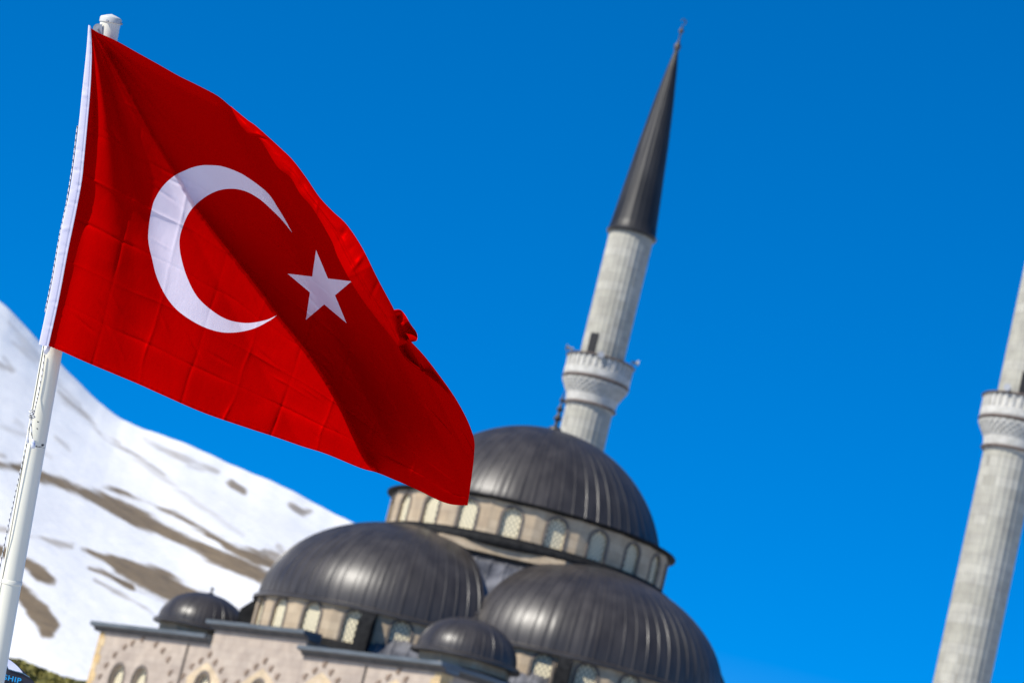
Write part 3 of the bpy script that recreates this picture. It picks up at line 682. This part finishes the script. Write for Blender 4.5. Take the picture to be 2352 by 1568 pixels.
# scuff marks and the knot's cast shadow, painted as dark patches
sf = MB()
def patch(cx, cy, rx, ry):
    for k in range(3):
        x = cx+random.uniform(-rx, rx)*.6; y = cy+random.uniform(-ry, ry)*.6; r = [random.uniform(.35, 1) for _ in range(9)]
        vs = []
        for i in range(9):
            w = 2*math.pi*i/9; X_ = x+rx*r[i]*math.cos(w)*.7; Y_ = y+ry*r[i]*math.sin(w)*.7
            d = P3(X_, Y_, POLE_D); t = d.dot(ax); lat = (d-ax*t).dot(side); lat = max(-PR*.99, min(PR*.99, lat)); vs.append(on_pole(t, math.degrees(math.asin(lat/PR)), PR*(1.012+k*.002)))
        sf.add(vs, [list(range(9))])
for a in [(86, 1024, 4, 2.5), (101, 1022, 4, 3), (93, 1025, 8, 1), (104, 1028, 5, .8), (91, 968, 2.5, 2.5), (89, 983, 2, 2)]: patch(*a)
sf.build('scuffs_and_knot_shadow', M['scuff_shadow'], pole)

# halyard: a twisted cord, its two ends knotted
M['rope'] = None
m, t, b = mat('rope_fibre', (.70, .70, .68), .9); wv = N(t, 'ShaderNodeTexWave', Scale=38., bands_direction='DIAGONAL'); tc = N(t, 'ShaderNodeTexCoord')
t.links.new(tc.outputs['Object'], wv.inputs['Vector']); cr = N(t, 'ShaderNodeValToRGB'); cr.color_ramp.elements[0].color = (.16, .16, .16, 1); cr.color_ramp.elements[0].position = .22
cr.color_ramp.elements[1].color = (.78, .78, .76, 1); cr.color_ramp.elements[1].position = .42; t.links.new(wv.outputs['Fac'], cr.inputs[0]); t.links.new(cr.outputs[0], b.inputs['Base Color']); M['rope'] = m
M['tape'] = noisy('rope_tape', (.75, .77, .82), (.25, .35, .65), 60, rough=.5, lo=.55, hi=.7)
hroot = empty('halyard', at(30, 1200, D0+.06)); tag(hroot, 'thin twisted black and white cord knotted beside the pale flagpole', 'rope')
hb = np.array(hroot.location)
def H3(x, y, d): return Vector(at(x, y, d)-hb)
def strand(mb, pts, r=.0021, tw=.014):
    """two plied strands along a path"""
    P = [Vector(p) for p in pts]; out = []; L = 0; seg = []
    for a, b_ in zip(P[:-1], P[1:]):
        n_ = max(2, int((b_-a).length/.0035))
        for i in range(n_): seg.append(a.lerp(b_, i/n_))
    seg.append(P[-1])
    ax0 = Vector(Rv); ax1 = Vector(Fv)
    for ph in (0, math.pi):
        pts2 = []
        for i, p in enumerate(seg):
            w = i*.0035/tw*2*math.pi+ph; pts2.append(p+(ax0*math.cos(w)+ax1*math.sin(w))*r*.62)
        mb.tube(pts2, r*.85, 5)
rp = MB(); DR = D0+.055
strand(rp, [H3(*p) for p in [(103, 812, DR), (97, 860, DR), (88, 905, DR), (78, 948, DR-.02), (73, 956, DR-.03)]])
strand(rp, [H3(*p) for p in [(74, 955, DR-.03), (67, 985, DR-.01), (64, 1008, DR), (52, 1060, DR), (36, 1130, DR), (17, 1215, DR), (2, 1290, DR+.01), (-14, 1370, DR+.02), (-40, 1500, DR+.03), (-75, 1700, DR+.03), (-140, 2050, DR+.03)]])
strand(rp, [H3(*p) for p in [(73, 955, DR-.04), (72, 975, DR-.045), (73, 1000, DR-.045), (75, 1012, DR-.045)]])
strand(rp, [H3(*p) for p in [(178, 290, DR), (166, 388, DR), (152, 472, DR), (138, 536, DR), (121, 632, DR), (104, 716, DR)]])
rp.build('cord', M['rope'], hroot, True)
kn = MB()
for k in range(4):
    c = H3(73+(k % 2)*2-1, 944+k*4.5, DR-.035); r = .009
    kn.tube([c+(Vector(Rv)*math.cos(w)+Vector(Fv)*math.sin(w))*r*(.8+.1*k)+Vector(Uv)*(.004*math.sin(w*1.0+k)) for w in np.linspace(0, 6.0, 14)], .0026, 6)
kn.build('knot', M['rope'], hroot, True)
tpm = MB(); tpm.tube([H3(75, 1008, DR-.045), H3(76, 1016, DR-.045), H3(76, 1024, DR-.045), H3(76, 1030, DR-.045)], [.003, .0075, .009, .005], 10)
tpm.tube([H3(62, 1000, DR-.03), H3(63, 1010, DR-.03), H3(65, 1017, DR-.03)], [.003, .005, .003], 8)
tpm.build('taped_end', M['tape'], hroot, True)
tk = MB(); tk.tube([H3(110, 794, D0+.03), H3(107, 803, D0+.03), H3(104, 812, D0+.035)], [.011, .0115, .006], 12)
M['cloth_white'] = noisy('white_cloth', (.74, .73, .80), (.80, .79, .84), 60, rough=.9)
tk.build('cloth_loop', M['cloth_white'], hroot, True)

# ------------------------------------------------------------------ flag
def cat(pts, n=None, closed=False):
    P = np.array(pts, float)
    if closed: P = np.vstack([P[-1], P, P[0], P[1]])
    else: P = np.vstack([2*P[0]-P[1], P, 2*P[-1]-P[-2]])
    out = []
    for i in range(1, len(P)-2):
        p0, p1, p2, p3 = P[i-1:i+3]
        for t in np.linspace(0, 1, 9)[:-1]:
            out.append(.5*((2*p1)+(-p0+p2)*t+(2*p0-5*p1+4*p2-p3)*t*t+(-p0+3*p1-3*p2+p3)*t**3))
    if not closed: out.append(P[-2])
    return np.array(out)
def resample(P, n):
    P = np.asarray(P, float); d = np.r_[0, np.cumsum(np.hypot(*np.diff(P, axis=0).T))]; t = np.linspace(0, d[-1], n)
    return np.stack([np.interp(t, d, P[:, 0]), np.interp(t, d, P[:, 1])], -1)
def poly_sd(P, X, Y):
    P = np.asarray(P); Q = np.roll(P, -1, 0); best = np.full(X.shape, 1e9); ins = np.zeros(X.shape, bool)
    for (x0, y0), (x1, y1) in zip(P, Q):
        dx, dy = x1-x0, y1-y0; l = dx*dx+dy*dy
        if l < 1e-9: continue
        q = np.clip(((X-x0)*dx+(Y-y0)*dy)/l, 0, 1); best = np.minimum(best, (X-x0-q*dx)**2+(Y-y0-q*dy)**2)
        c = ((y0 > Y) != (y1 > Y)); 
        with np.errstate(divide='ignore', invalid='ignore'): ins ^= c & (X < (x1-x0)*(Y-y0)/(y1-y0+1e-12)+x0)
    return np.where(ins, 1, -1)*np.sqrt(best)
inner_hoist = [(207, 64), (210.7, 117), (209.5, 170), (206.7, 218), (202, 272), (193, 367), (187, 421), (172, 500), (156, 577), (134, 693), (109, 793)]
outer_hoist = [(203, 58), (199, 110), (194, 160), (188, 215), (182, 275), (171.6, 360), (160, 439), (140, 530), (120, 646), (104, 722), (89, 791)]
top_c = [(207, 64), (229, 77), (266.5, 93.8), (314.5, 120.7), (361, 146.5), (410.6, 174.6), (448, 193), (490, 214.5), (509, 227), (530, 245), (567, 275.6), (591, 293), (643, 340), (672.7, 369), (704, 410), (734, 454), (765, 487), (796, 517), (831, 569), (866, 639), (890, 684), (908, 722), (926, 762), (944, 785), (977, 820.6), (1012.6, 867.5), (1045, 914), (1071, 961), (1086, 999), (1090.5, 1022)]
right_c = [(1074, 1160), (1080, 1119.6), (1087.6, 1061), (1090.5, 1022)]
bot_c = [(109, 793), (145, 808), (201, 833), (310.7, 878.8), (367, 904), (467, 947.5), (576, 985), (631.7, 1003), (692, 1024), (749, 1042), (827, 1074), (866, 1085), (910, 1103), (954, 1122), (1000, 1145), (1024, 1154.6), (1045, 1159), (1074, 1160)]
NU, NV = 430, 300
u = np.linspace(0, 1, NU); v = np.linspace(0, 1, NV)
Tc = resample(cat(top_c), NU); Bc = resample(cat(bot_c), NU); Lc = resample(cat(inner_hoist)[::-1], NV); Rc = resample(cat(right_c), NV)
U_, V_ = np.meshgrid(u, v, indexing='ij')
def coons(k):
    return (1-V_)*Bc[:, k][:, None]+V_*Tc[:, k][:, None]+(1-U_)*Lc[:, k][None]+U_*Rc[:, k][None] \
        - ((1-U_)*(1-V_)*Bc[0, k]+U_*(1-V_)*Bc[-1, k]+(1-U_)*V_*Tc[0, k]+U_*V_*Tc[-1, k])
X = coons(0); Y = coons(1)
# sun direction in the picture plane: cloth heights are laid out along it
sR, sU, sF = float(sdir@Rv), float(sdir@Uv), float(-sdir@Fv)
sxy = math.hypot(sR, sU); ex, ey = -sR/sxy, sU/sxy          # picture direction the light travels (x right, y down)
SL = sF/sxy                                                # drop of a sun ray per pixel travelled
corner = np.array([207., 62.])
def sq(x, y): 
    dx = x-corner[0]; dy = y-corner[1]; return dx*ex+dy*ey, dx*ey-dy*ex     # s along the ray, q to the right
Bcurve = cat([(207, 62), (245, 118), (300, 215), (360, 325), (410, 410), (450, 480), (530, 585), (600, 675), (640, 730), (700, 805), (745, 870), (785, 940), (815, 1005), (840, 1055), (868, 1090), (890, 1130)])
Bs, Bq = sq(Bcurve[:, 0], Bcurve[:, 1])
Ts, Tq = sq(Tc[:, 0], Tc[:, 1])
Hs, Hq = sq(Lc[:, 0], Lc[:, 1])
S, Q = sq(X, Y)
o = np.argsort(Hq); sH = np.interp(Q, Hq[o], Hs[o])
im = int(np.argmax(Tq)); sT = np.interp(Q, Tq[:im+1], Ts[:im+1])
left = Q < 0
def edge_h(s): return .36*np.clip(s-260, 0, 520)
Lref = np.where(left, SL*sH, SL*sT+edge_h(sT))
sdB = poly_sd(np.vstack([Bcurve, [(1400, 1400), (1400, -200), (207, -200)]]), X, Y)     # + on the shaded side
run = np.where(left, S-sH, S)
def ramp(x, k): return k*np.logaddexp(0, x/k)
def Fs(s_): return .05*s_+.27*ramp(s_-400, 45)+.12*ramp(s_-760, 60)
Llit = np.where(left, SL*sH+Fs(S)-Fs(sH), Fs(S)-Fs(0*S))
dT = np.clip(S-sT, 0, None)
Lsh = Lref-(16+10*(1-np.exp(-np.abs(sdB)/120)))*np.clip(dT/36, 0, 1)**.8
Lf = np.where(sdB > 0, Lsh, Llit)
def blur(A, n):
    for _ in range(n):
        B_ = np.pad(A, 1, mode='edge'); A = (B_[:-2, 1:-1]+B_[2:, 1:-1]+B_[1:-1, :-2]+B_[1:-1, 2:]+2*A)/6
    return A
Lf = blur(Lf, 3)
Hh = Lf-SL*S
# anchor the hoist: force height 0 along the pole side with a smooth correction
corr = Hh[0:1, :]*np.exp(-(U_*1000/60)**1.0)
Hh = Hh-corr
# soft folds fanning out from the tied top corner
dx, dy = X-corner[0], Y-corner[1]; rr = np.hypot(dx, dy); th = np.degrees(np.arctan2(dx, dy))   # angle from straight down
ha = np.degrees(np.arctan2(Lc[:, 0][None]-corner[0], Lc[:, 1][None]-corner[1]))
def fold(a, amp, wid, r0, r1, bend=0.0):
    tt = th-(a-bend*rr/700.)
    return amp*np.exp(-(tt/wid)**2)*np.clip(rr/r0, 0, 1)*np.exp(-(rr/r1)**2)
Hh += fold(38, -13, 3.2, 60, 420) + fold(30, 12, 3.0, 60, 420) + fold(46, 6, 3.0, 60, 300) + fold(22, -12, 4, 90, 600, 6) + fold(12, 12, 4, 120, 650, 8)
Hh += fold(4, -15, 3.2, 150, 800, 10)+fold(-1, 12, 2.4, 150, 800, 9)+fold(18, 4, 2.5, 200, 700, 6)+fold(54, -5, 3, 60, 260)
# long soft billows in the lit half
Hh += 3.5*np.sin((X*.9+Y*.25)/44.)*np.clip((-sdB)/60, 0, 1)*np.clip((X-110)/60, 0, 1)
# packing creases: a grid in the cloth's own coordinates
def nz1(seed, n=64): 
    r = np.random.default_rng(seed); return r.normal(size=n)
def lowfreq(seed, fu, fv):
    r = np.random.default_rng(seed); a = r.normal(size=(fu+2, fv+2)); iu = U_*fu; iv = V_*fv
    i0 = np.clip(iu.astype(int), 0, fu); j0 = np.clip(iv.astype(int), 0, fv); fx = iu-i0; fy = iv-j0; fx = fx*fx*(3-2*fx); fy = fy*fy*(3-2*fy)
    i1 = np.minimum(i0+1, fu+1); j1 = np.minimum(j0+1, fv+1)
    return (a[i0, j0]*(1-fx)+a[i1, j0]*fx)*(1-fy)+(a[i0, j1]*(1-fx)+a[i1, j1]*fx)*fy
wob = lowfreq(3, 14, 10)*.0022
amp = .28+1.1*np.clip(.45+.75*lowfreq(5, 11, 8), 0, 1)**1.3
Wpx, Hpx = 1020., 760.
for i, k in enumerate(np.arange(1, 10)/9.35):
    d = (U_-k+wob)*Wpx; sg = 1 if i % 2 else -1
    Hh += sg*amp*(2.6*np.exp(-np.abs(d)/3.0))+amp*1.9*sg*np.tanh(d/30)*np.exp(-(d/60)**2)
for i, k in enumerate([.135, .27, .405, .54, .68, .82]):
    d = (V_-k+wob*1.4)*Hpx; sg = 1 if i % 2 else -1
    Hh += sg*amp*(3.0*np.exp(-np.abs(d)/3.0))+amp*2.6*sg*np.tanh(d/26)*np.exp(-(d/55)**2)
# little puckers where creases cross, and a hem
for i in range(60):
    r = np.random.default_rng(100+i); cu, cv = r.uniform(.05, .9), r.uniform(.03, .75); ang = r.uniform(-.5, .5)+1.1; a_ = r.uniform(.8, 2.3)
    du, dv = (U_-cu)*Wpx, (V_-cv)*Hpx; p_ = du*math.cos(ang)+dv*math.sin(ang); q_ = -du*math.sin(ang)+dv*math.cos(ang)
    Hh += a_*np.exp(-(p_/4.)**2-(q_/r.uniform(14, 30))**2)*r.choice([-1, 1])
hem = V_*Hpx; Hh += .9*np.exp(-((hem-8)/1.4)**2)+.35*np.sin(U_*Wpx/3.1+3*wob*500)*np.exp(-((hem-5)/5)**2)
fold_h = Hh.copy()

FV = []; FF = []; ATT = {k: [] for k in ('outer', 'inner', 's0', 's1', 's2', 's3', 's4')}
cres_o = cat([(671.4, 535), (655, 505), (639, 479), (614, 442.7), (566.7, 406.4), (535, 390.5), (508.6, 382), (490, 380), (465, 379.9), (445, 384), (428.7, 390), (399.6, 404.6), (374, 428), (356, 457), (348.8, 479), (343, 511.7), (340.4, 544), (343, 568), (348.8, 591.7), (359.7, 635), (381.5, 680.7), (410.5, 715), (454, 744), (497.7, 760.6), (537.7, 763.5), (581, 755), (617.6, 737), (637.6, 723)])
cres_i = cat([(637.6, 723), (610, 735), (566.7, 741.7), (523, 734), (486.8, 713), (454, 682.5), (432, 642.5), (417.8, 599), (412, 559), (417.8, 526), (436, 486), (465, 457), (497.7, 439), (530.4, 433.6), (563, 439), (595.8, 457), (625, 482.7), (650, 508), (671.4, 535)])
outer_poly = cres_o
inner_poly = np.vstack([cres_i, [(700, 580), (740, 640), (700, 690), (665, 707)]])
tips = [(726, 574.5), (807.5, 646), (796, 742), (702.6, 734.5), (660.4, 628.4)]
def add_grid(X, Y, Hh, emblem=True):
    n, k = X.shape; b = sum(len(a) for a in FV)
    FV.append(at(X.ravel(), Y.ravel(), D0-Hh.ravel()*M_PX)); idx = np.arange(n*k).reshape(n, k)+b
    FF.append(np.stack([idx[:-1, :-1], idx[1:, :-1], idx[1:, 1:], idx[:-1, 1:]], -1).reshape(-1, 4))
    if emblem:
        x, y = X.ravel(), Y.ravel(); ATT['outer'].append(poly_sd(outer_poly, x, y)); ATT['inner'].append(poly_sd(inner_poly, x, y))
        for i in range(5):
            (x0, y0), (x1, y1) = tips[i], tips[(i+2) % 5]; c = tips[(i+1) % 5]
            f = lambda px, py: (x1-x0)*(py-y0)-(y1-y0)*(px-x0)
            ATT['s%d' % i].append(-np.sign(f(*c))*f(x, y)/100)
    else:
        for k_ in ATT: ATT[k_].append(np.full(n*k, -50.))
add_grid(X, Y, Hh)
# the rolled-over top hem, reverse face to the camera, in the sun
def lref_at(q):
    t_ = np.interp(q, Tq[:im+1], Ts[:im+1]); return SL*t_+edge_h(t_)
QQ = [None]
def q_of(s_, tt, cc): return QQ[0]
def strip(outer, inner, n, m, hfun, seed, wr=1.0):
    O = resample(cat(outer), n); I = resample(cat(inner), n); c = np.linspace(0, 1, m)
    Xs = O[:, 0][:, None]*(1-c)+I[:, 0][:, None]*c; Ys = O[:, 1][:, None]*(1-c)+I[:, 1][:, None]*c
    tt = np.linspace(0, 1, n)[:, None]+0*c[None]; cc = 0*tt+c[None]
    s_, q_ = sq(Xs, Ys); QQ[0] = q_
    r = np.random.default_rng(seed); h = hfun(tt, cc, s_)
    for i in range(26):
        a, b_ = r.uniform(0, 1), r.uniform(.1, 1.0); w = r.uniform(.008, .022); ang = r.uniform(-.6, 1.6)
        d = (tt-a)+(cc-b_)*.06*ang; h = h+wr*r.uniform(-3.2, 3.2)*np.exp(-(d/w)**2-((cc-b_)/.35)**2)
    add_grid(Xs, Ys, h, False)
def edgeH(n):   # height of the sheet along its top edge, sampled on the strip's outer line
    return None
et = np.r_[0, np.cumsum(np.hypot(*np.diff(Tc, axis=0).T))]
def top_h(x, y):
    d = (Tc[:, 0][None]-np.ravel(x)[:, None])**2+(Tc[:, 1][None]-np.ravel(y)[:, None])**2; return Hh[np.argmin(d, 1), -1]
out1 = [(530, 244), (567, 274.6), (591, 292), (643, 339), (672.7, 368), (704, 409), (734, 453), (765, 486), (796.5, 516), (831.5, 568), (866.5, 638), (890.5, 683), (905, 711), (914, 740), (920, 770)]
in1 = [(530, 246), (548, 281), (563, 300), (574.6, 310.6), (595.8, 319), (614.6, 347), (622, 360), (640.5, 387), (667, 407.5), (690, 445.6), (719.6, 480.7), (760.6, 551), (778, 595), (819, 668), (866, 732.7), (893, 766), (914, 794)]
Oh = None
def h1(tt, cc, s_):
    base_ = edge_h(s_) + 3
    roll = 14*np.sin(np.pi*(.12+.75*cc))*np.clip(tt/.08, 0, 1)
    groove = -5*np.exp(-((cc-.62)/.06)**2)*np.clip((tt-.25)/.2, 0, 1)
    return base_+roll+groove
strip(out1, in1, 260, 26, h1, 11, 1.2)
out2 = [(936, 778), (944, 784), (977, 819.6), (1013, 866.5), (1045.5, 913), (1071.5, 960), (1086.5, 998), (1090.5, 1020)]
in2 = [(914, 792), (924.7, 814.7), (940, 832), (960, 846), (985, 864), (1006.7, 881), (1026, 900), (1042, 922), (1058, 945), (1071, 967), (1082, 992), (1090, 1020)]
def h2(tt, cc, s_):
    deep = np.exp(-((tt-.18)/.20)**2)
    rim = np.exp(-((cc-.0)/.16)**2)
    return lref_at(q_of(s_, tt, cc)) - SL*s_ + 8 + (30+.35*(s_-s_.min()))*rim*np.exp(-(tt/.9)**2) - 60*deep*np.sin(np.pi*np.clip(cc, 0, 1))**.8 + 14*np.exp(-((tt-.52)/.08)**2)*cc + 16*np.exp(-((cc-1)/.08)**2)*deep
strip(out2, in2, 150, 26, h2, 12, .8)
# the crumpled loop of hem that sticks out of the edge
lo = [(904, 711), (919, 711), (930, 722), (944, 745), (955, 760), (959, 772), (956, 783), (940, 785)]
li = [(906, 726), (914, 736), (914, 748), (918, 762), (920, 772), (918, 780), (914, 788), (913, 796)]
def h3(tt, cc, s_):
    return edge_h(s_)*.6+.45*(s_-np.median(s_))+14*np.sin(cc*5+tt*6)+10*np.cos(tt*14+cc*2)-16*np.exp(-((tt-.62)/.13)**2-((cc-.45)/.3)**2)
strip(lo, li, 70, 40, h3, 13, .8)

def cloth_mat():
    m = bpy.data.materials.new('flag_cloth'); m.use_nodes = True; t = m.node_tree; t.nodes.clear(); L = t.links.new
    out = N(t, 'ShaderNodeOutputMaterial')
    def attr(n): return N(t, 'ShaderNodeAttribute', attribute_name=n).outputs['Fac']
    def mth(op, a, b_=None, v=None):
        n_ = N(t, 'ShaderNodeMath', operation=op); L(a, n_.inputs[0])
        if b_ is not None: L(b_, n_.inputs[1])
        if v is not None: n_.inputs[1].default_value = v
        return n_.outputs[0]
    cres = mth('MULTIPLY', mth('GREATER_THAN', attr('outer'), v=0.), mth('LESS_THAN', attr('inner'), v=0.))
    acc = None
    for i in range(5):
        g_ = mth('GREATER_THAN', attr('s%d' % i), v=0.); acc = g_ if acc is None else mth('ADD', acc, g_)
    star = mth('GREATER_THAN', acc, v=3.5)
    emb = mth('MAXIMUM', cres, star)
    mx = N(t, 'ShaderNodeMix', data_type='RGBA'); mx.inputs[6].default_value = (.49, .0003, .0004, 1); mx.inputs[7].default_value = (.80, .71, .80, 1); L(emb, mx.inputs[0])
    col = mx.outputs[2]
    tc = N(t, 'ShaderNodeTexCoord'); mp = N(t, 'ShaderNodeMapping'); L(tc.outputs['Object'], mp.inputs[0])
    nz = N(t, 'ShaderNodeTexNoise', Scale=420, Detail=3); L(mp.outputs[0], nz.inputs['Vector'])
    n2 = N(t, 'ShaderNodeTexNoise', Scale=34, Detail=5); mp2 = N(t, 'ShaderNodeMapping'); mp2.inputs['Scale'].default_value = (1, 1, .45); mp2.inputs['Rotation'].default_value = (0, .25, 0)
    L(tc.outputs['Object'], mp2.inputs[0]); L(mp2.outputs[0], n2.inputs['Vector'])
    bp = N(t, 'ShaderNodeBump', Strength=.10, Distance=.001); L(nz.outputs[0], bp.inputs['Height'])
    bp2 = N(t, 'ShaderNodeBump', Strength=.35, Distance=.004); L(n2.outputs[0], bp2.inputs['Height']); L(bp.outputs[0], bp2.inputs['Normal'])
    df = N(t, 'ShaderNodeBsdfDiffuse'); tr = N(t, 'ShaderNodeBsdfTranslucent'); L(col, df.inputs[0]); L(col, tr.inputs[0]); L(bp2.outputs[0], df.inputs['Normal'])
    gl = N(t, 'ShaderNodeBsdfGlossy'); gl.inputs['Roughness'].default_value = .45; L(bp2.outputs[0], gl.inputs['Normal'])
    L(col, gl.inputs[0])
    a = N(t, 'ShaderNodeMixShader'); a.inputs[0].default_value = .24; L(df.outputs[0], a.inputs[1]); L(tr.outputs[0], a.inputs[2])
    b_ = N(t, 'ShaderNodeMixShader'); b_.inputs[0].default_value = .06; L(a.outputs[0], b_.inputs[1]); L(gl.outputs[0], b_.inputs[2])
    L(b_.outputs[0], out.inputs[0]); return m
FVa = np.concatenate(FV); FFa = np.concatenate(FF); org = at(207, 62, D0)
me = bpy.data.meshes.new('flag'); me.from_pydata((FVa-org).tolist(), [], FFa.tolist())
for k in ATT:
    a = me.attributes.new(k, 'FLOAT', 'POINT'); a.data.foreach_set('value', np.concatenate(ATT[k]).astype(np.float32))
me.materials.append(cloth_mat()); me.polygons.foreach_set('use_smooth', [True]*len(me.polygons)); me.update()
flag = bpy.data.objects.new('flag', me); COL.objects.link(flag); flag.location = org
tag(flag, 'red flag with white crescent and star blowing from the pale flagpole', 'flag')
# white hoist sleeve, a flattened tube of canvas along the pole side
OH = resample(cat(outer_hoist), 200); IH = resample(cat([(208.5, 60)]+inner_hoist[1:-1]+[(111, 796)]), 200); c = np.linspace(0, 1, 14)
sx_ = OH[:, 0][:, None]*(1-c)+IH[:, 0][:, None]*c; sy_ = OH[:, 1][:, None]*(1-c)+IH[:, 1][:, None]*c
tt = np.linspace(0, 1, 200)[:, None]+0*c
hh = 1.0+1.3*np.sin(np.pi*c)[None]**.6-1.2*np.exp(-((c-.80)/.05)**2)[None]+0*tt
r = np.random.default_rng(5)
for i in range(46):
    a, w, am, b_ = r.uniform(0, 1), r.uniform(.002, .006), r.uniform(-1.6, 1.6), r.uniform(0, 1); hh = hh+am*np.exp(-((tt-a+(c[None]-.5)*.01*r.uniform(-1, 1))/w)**2-((c[None]-b_)/.4)**2)
hs_ = MB(); n_, k_ = sx_.shape
Pf = at(sx_.ravel(), sy_.ravel(), D0-hh.ravel()*M_PX)-org; Pb = at(sx_.ravel(), sy_.ravel(), D0+.006+0*hh.ravel())-org
fs = [(i*k_+j, (i+1)*k_+j, (i+1)*k_+j+1, i*k_+j+1) for i in range(n_-1) for j in range(k_-1)]
hs_.add(Pf.tolist(), fs); hs_.add(Pb.tolist(), [f[::-1] for f in fs])
b0 = n_*k_
for i in range(n_-1):
    hs_.f.append([i*k_, b0+i*k_, b0+(i+1)*k_, (i+1)*k_]); hs_.m.append(0); hs_.uv.append([(0, 0)]*4)
m2, t2, b2_ = mat('sleeve_canvas', (.72, .69, .83), .9); 
hs_.build('hoist_sleeve', m2, flag, True)

# ------------------------------------------------------------------ event banner at the lower left
DB = 11.9
M['navy'] = noisy('navy_fabric', (.008, .010, .022), (.014, .017, .034), 30, rough=.7, bump=.1)
M['white_fab'] = noisy('white_fabric', (.62, .66, .86), (.78, .80, .92), 18, rough=.7)
M['cyan'] = mat('cyan_print', (.0, .30, .66), .6)[0]
M['trim'] = mat('teal_trim', (.10, .22, .32), .6)[0]
bo = at(-60, 1600, DB); bnr = empty('banner', (bo[0], bo[1], 0)); tag(bnr, 'dark navy rounded banner with a white corner and cyan lettering in the bottom left corner', 'banner')
bb = np.array([bo[0], bo[1], 0.])
def Bp(x, y, off=0.): return Vector(at(x, y, DB-off)-bb)
edge = [(-150, 1540), (-130, 1512), (-100, 1490), (-60, 1482), (-20, 1490), (15.2, 1508.6), (34.5, 1522), (51, 1537), (67, 1553), (80, 1568), (92, 1590), (98, 1620), (97, 1660)]
E_ = cat(edge); dn = (-.243, .970)
leng = (Bp(97, 1660)[2])/(M_PX*DB/D0)*1.0
bot = [(97+dn[0]*leng*.93, 1660+dn[1]*leng*.93), (-190+dn[0]*leng*.93, 1592+dn[1]*leng*.93)]
poly = [tuple(p) for p in E_]+bot+[(-165, 1590)]
bf = MB(); vs = [Bp(x, y) for x, y in poly]+[Bp(x, y, -.02) for x, y in poly]; k = len(poly)
bf.add(vs, [list(range(k))[::-1], list(range(k, 2*k))]+[(i, (i+1) % k, k+(i+1) % k, k+i) for i in range(k)])
bf.build('banner_face', M['navy'], bnr)
wp = MB(); wpoly = [tuple(p) for p in cat([(-20, 1492), (15.2, 1510), (33.5, 1523), (45, 1534), (52.5, 1544)])]+[(36, 1539.8), (19.5, 1535), (15.5, 1526), (12, 1515), (-6, 1503)]
vs = [Bp(x, y, .004) for x, y in wpoly]+[Bp(x, y, -.001) for x, y in wpoly]; k = len(wpoly); wp.add(vs, [list(range(k))[::-1]]+[(i, (i+1) % k, k+(i+1) % k, k+i) for i in range(k)])
wp.build('white_corner', M['white_fab'], bnr)
tr_ = MB(); tr_.tube([Bp(12, 1517, .004), Bp(19.5, 1536, .004), Bp(36, 1541, .004), Bp(53, 1545.5, .004), Bp(68, 1554, .004)], .0011, 5); tr_.build('trim_line', M['trim'], bnr)
cu = bpy.data.curves.new('lettering', 'FONT'); cu.body = 'SHIP'; cu.size = 1.0; cu.extrude = .02; cu.offset = .022; cu.shear = .0; cu.space_character = 1.12
to = bpy.data.objects.new('lettering_source', cu); COL.objects.link(to); bpy.context.view_layer.update()
me = bpy.data.meshes.new_from_object(to.evaluated_get(bpy.context.evaluated_depsgraph_get())); bpy.data.objects.remove(to)
co_ = np.empty(len(me.vertices)*3); me.vertices.foreach_get('co', co_); co_ = co_.reshape(-1, 3)
wd = co_[:, 0].max()-co_[:, 0].min(); co_[:, 0] -= co_[:, 0].min(); hc = co_[:, 1].max()
# baseline from (7.5, 1555) to (47, 1569); cap height 11.5 px
a0 = np.array([7.0, 1558.5]); a1 = np.array([47.5, 1568.5]); dirx = (a1-a0)/np.linalg.norm(a1-a0); diry = np.array([.20, -.98])
wpx = np.linalg.norm(a1-a0); P2 = a0+co_[:, :1]/wd*wpx*dirx+co_[:, 1:2]/hc*12.0*diry
W3 = at(P2[:, 0], P2[:, 1], DB-.0045-co_[:, 2]*.02)-bb
me.vertices.foreach_set('co', W3.ravel()); me.materials.clear(); me.materials.append(M['cyan']); me.update()
lt = bpy.data.objects.new('lettering', me); COL.objects.link(lt); lt.parent = bnr
bs = MB()
for x in (-140, 60):
    a = Bp(x, 1600, -.03); bs.tube([a, Vector((a.x, a.y, .0))], .012, 8)
bs.build('banner_stand', M['galv'], bnr)
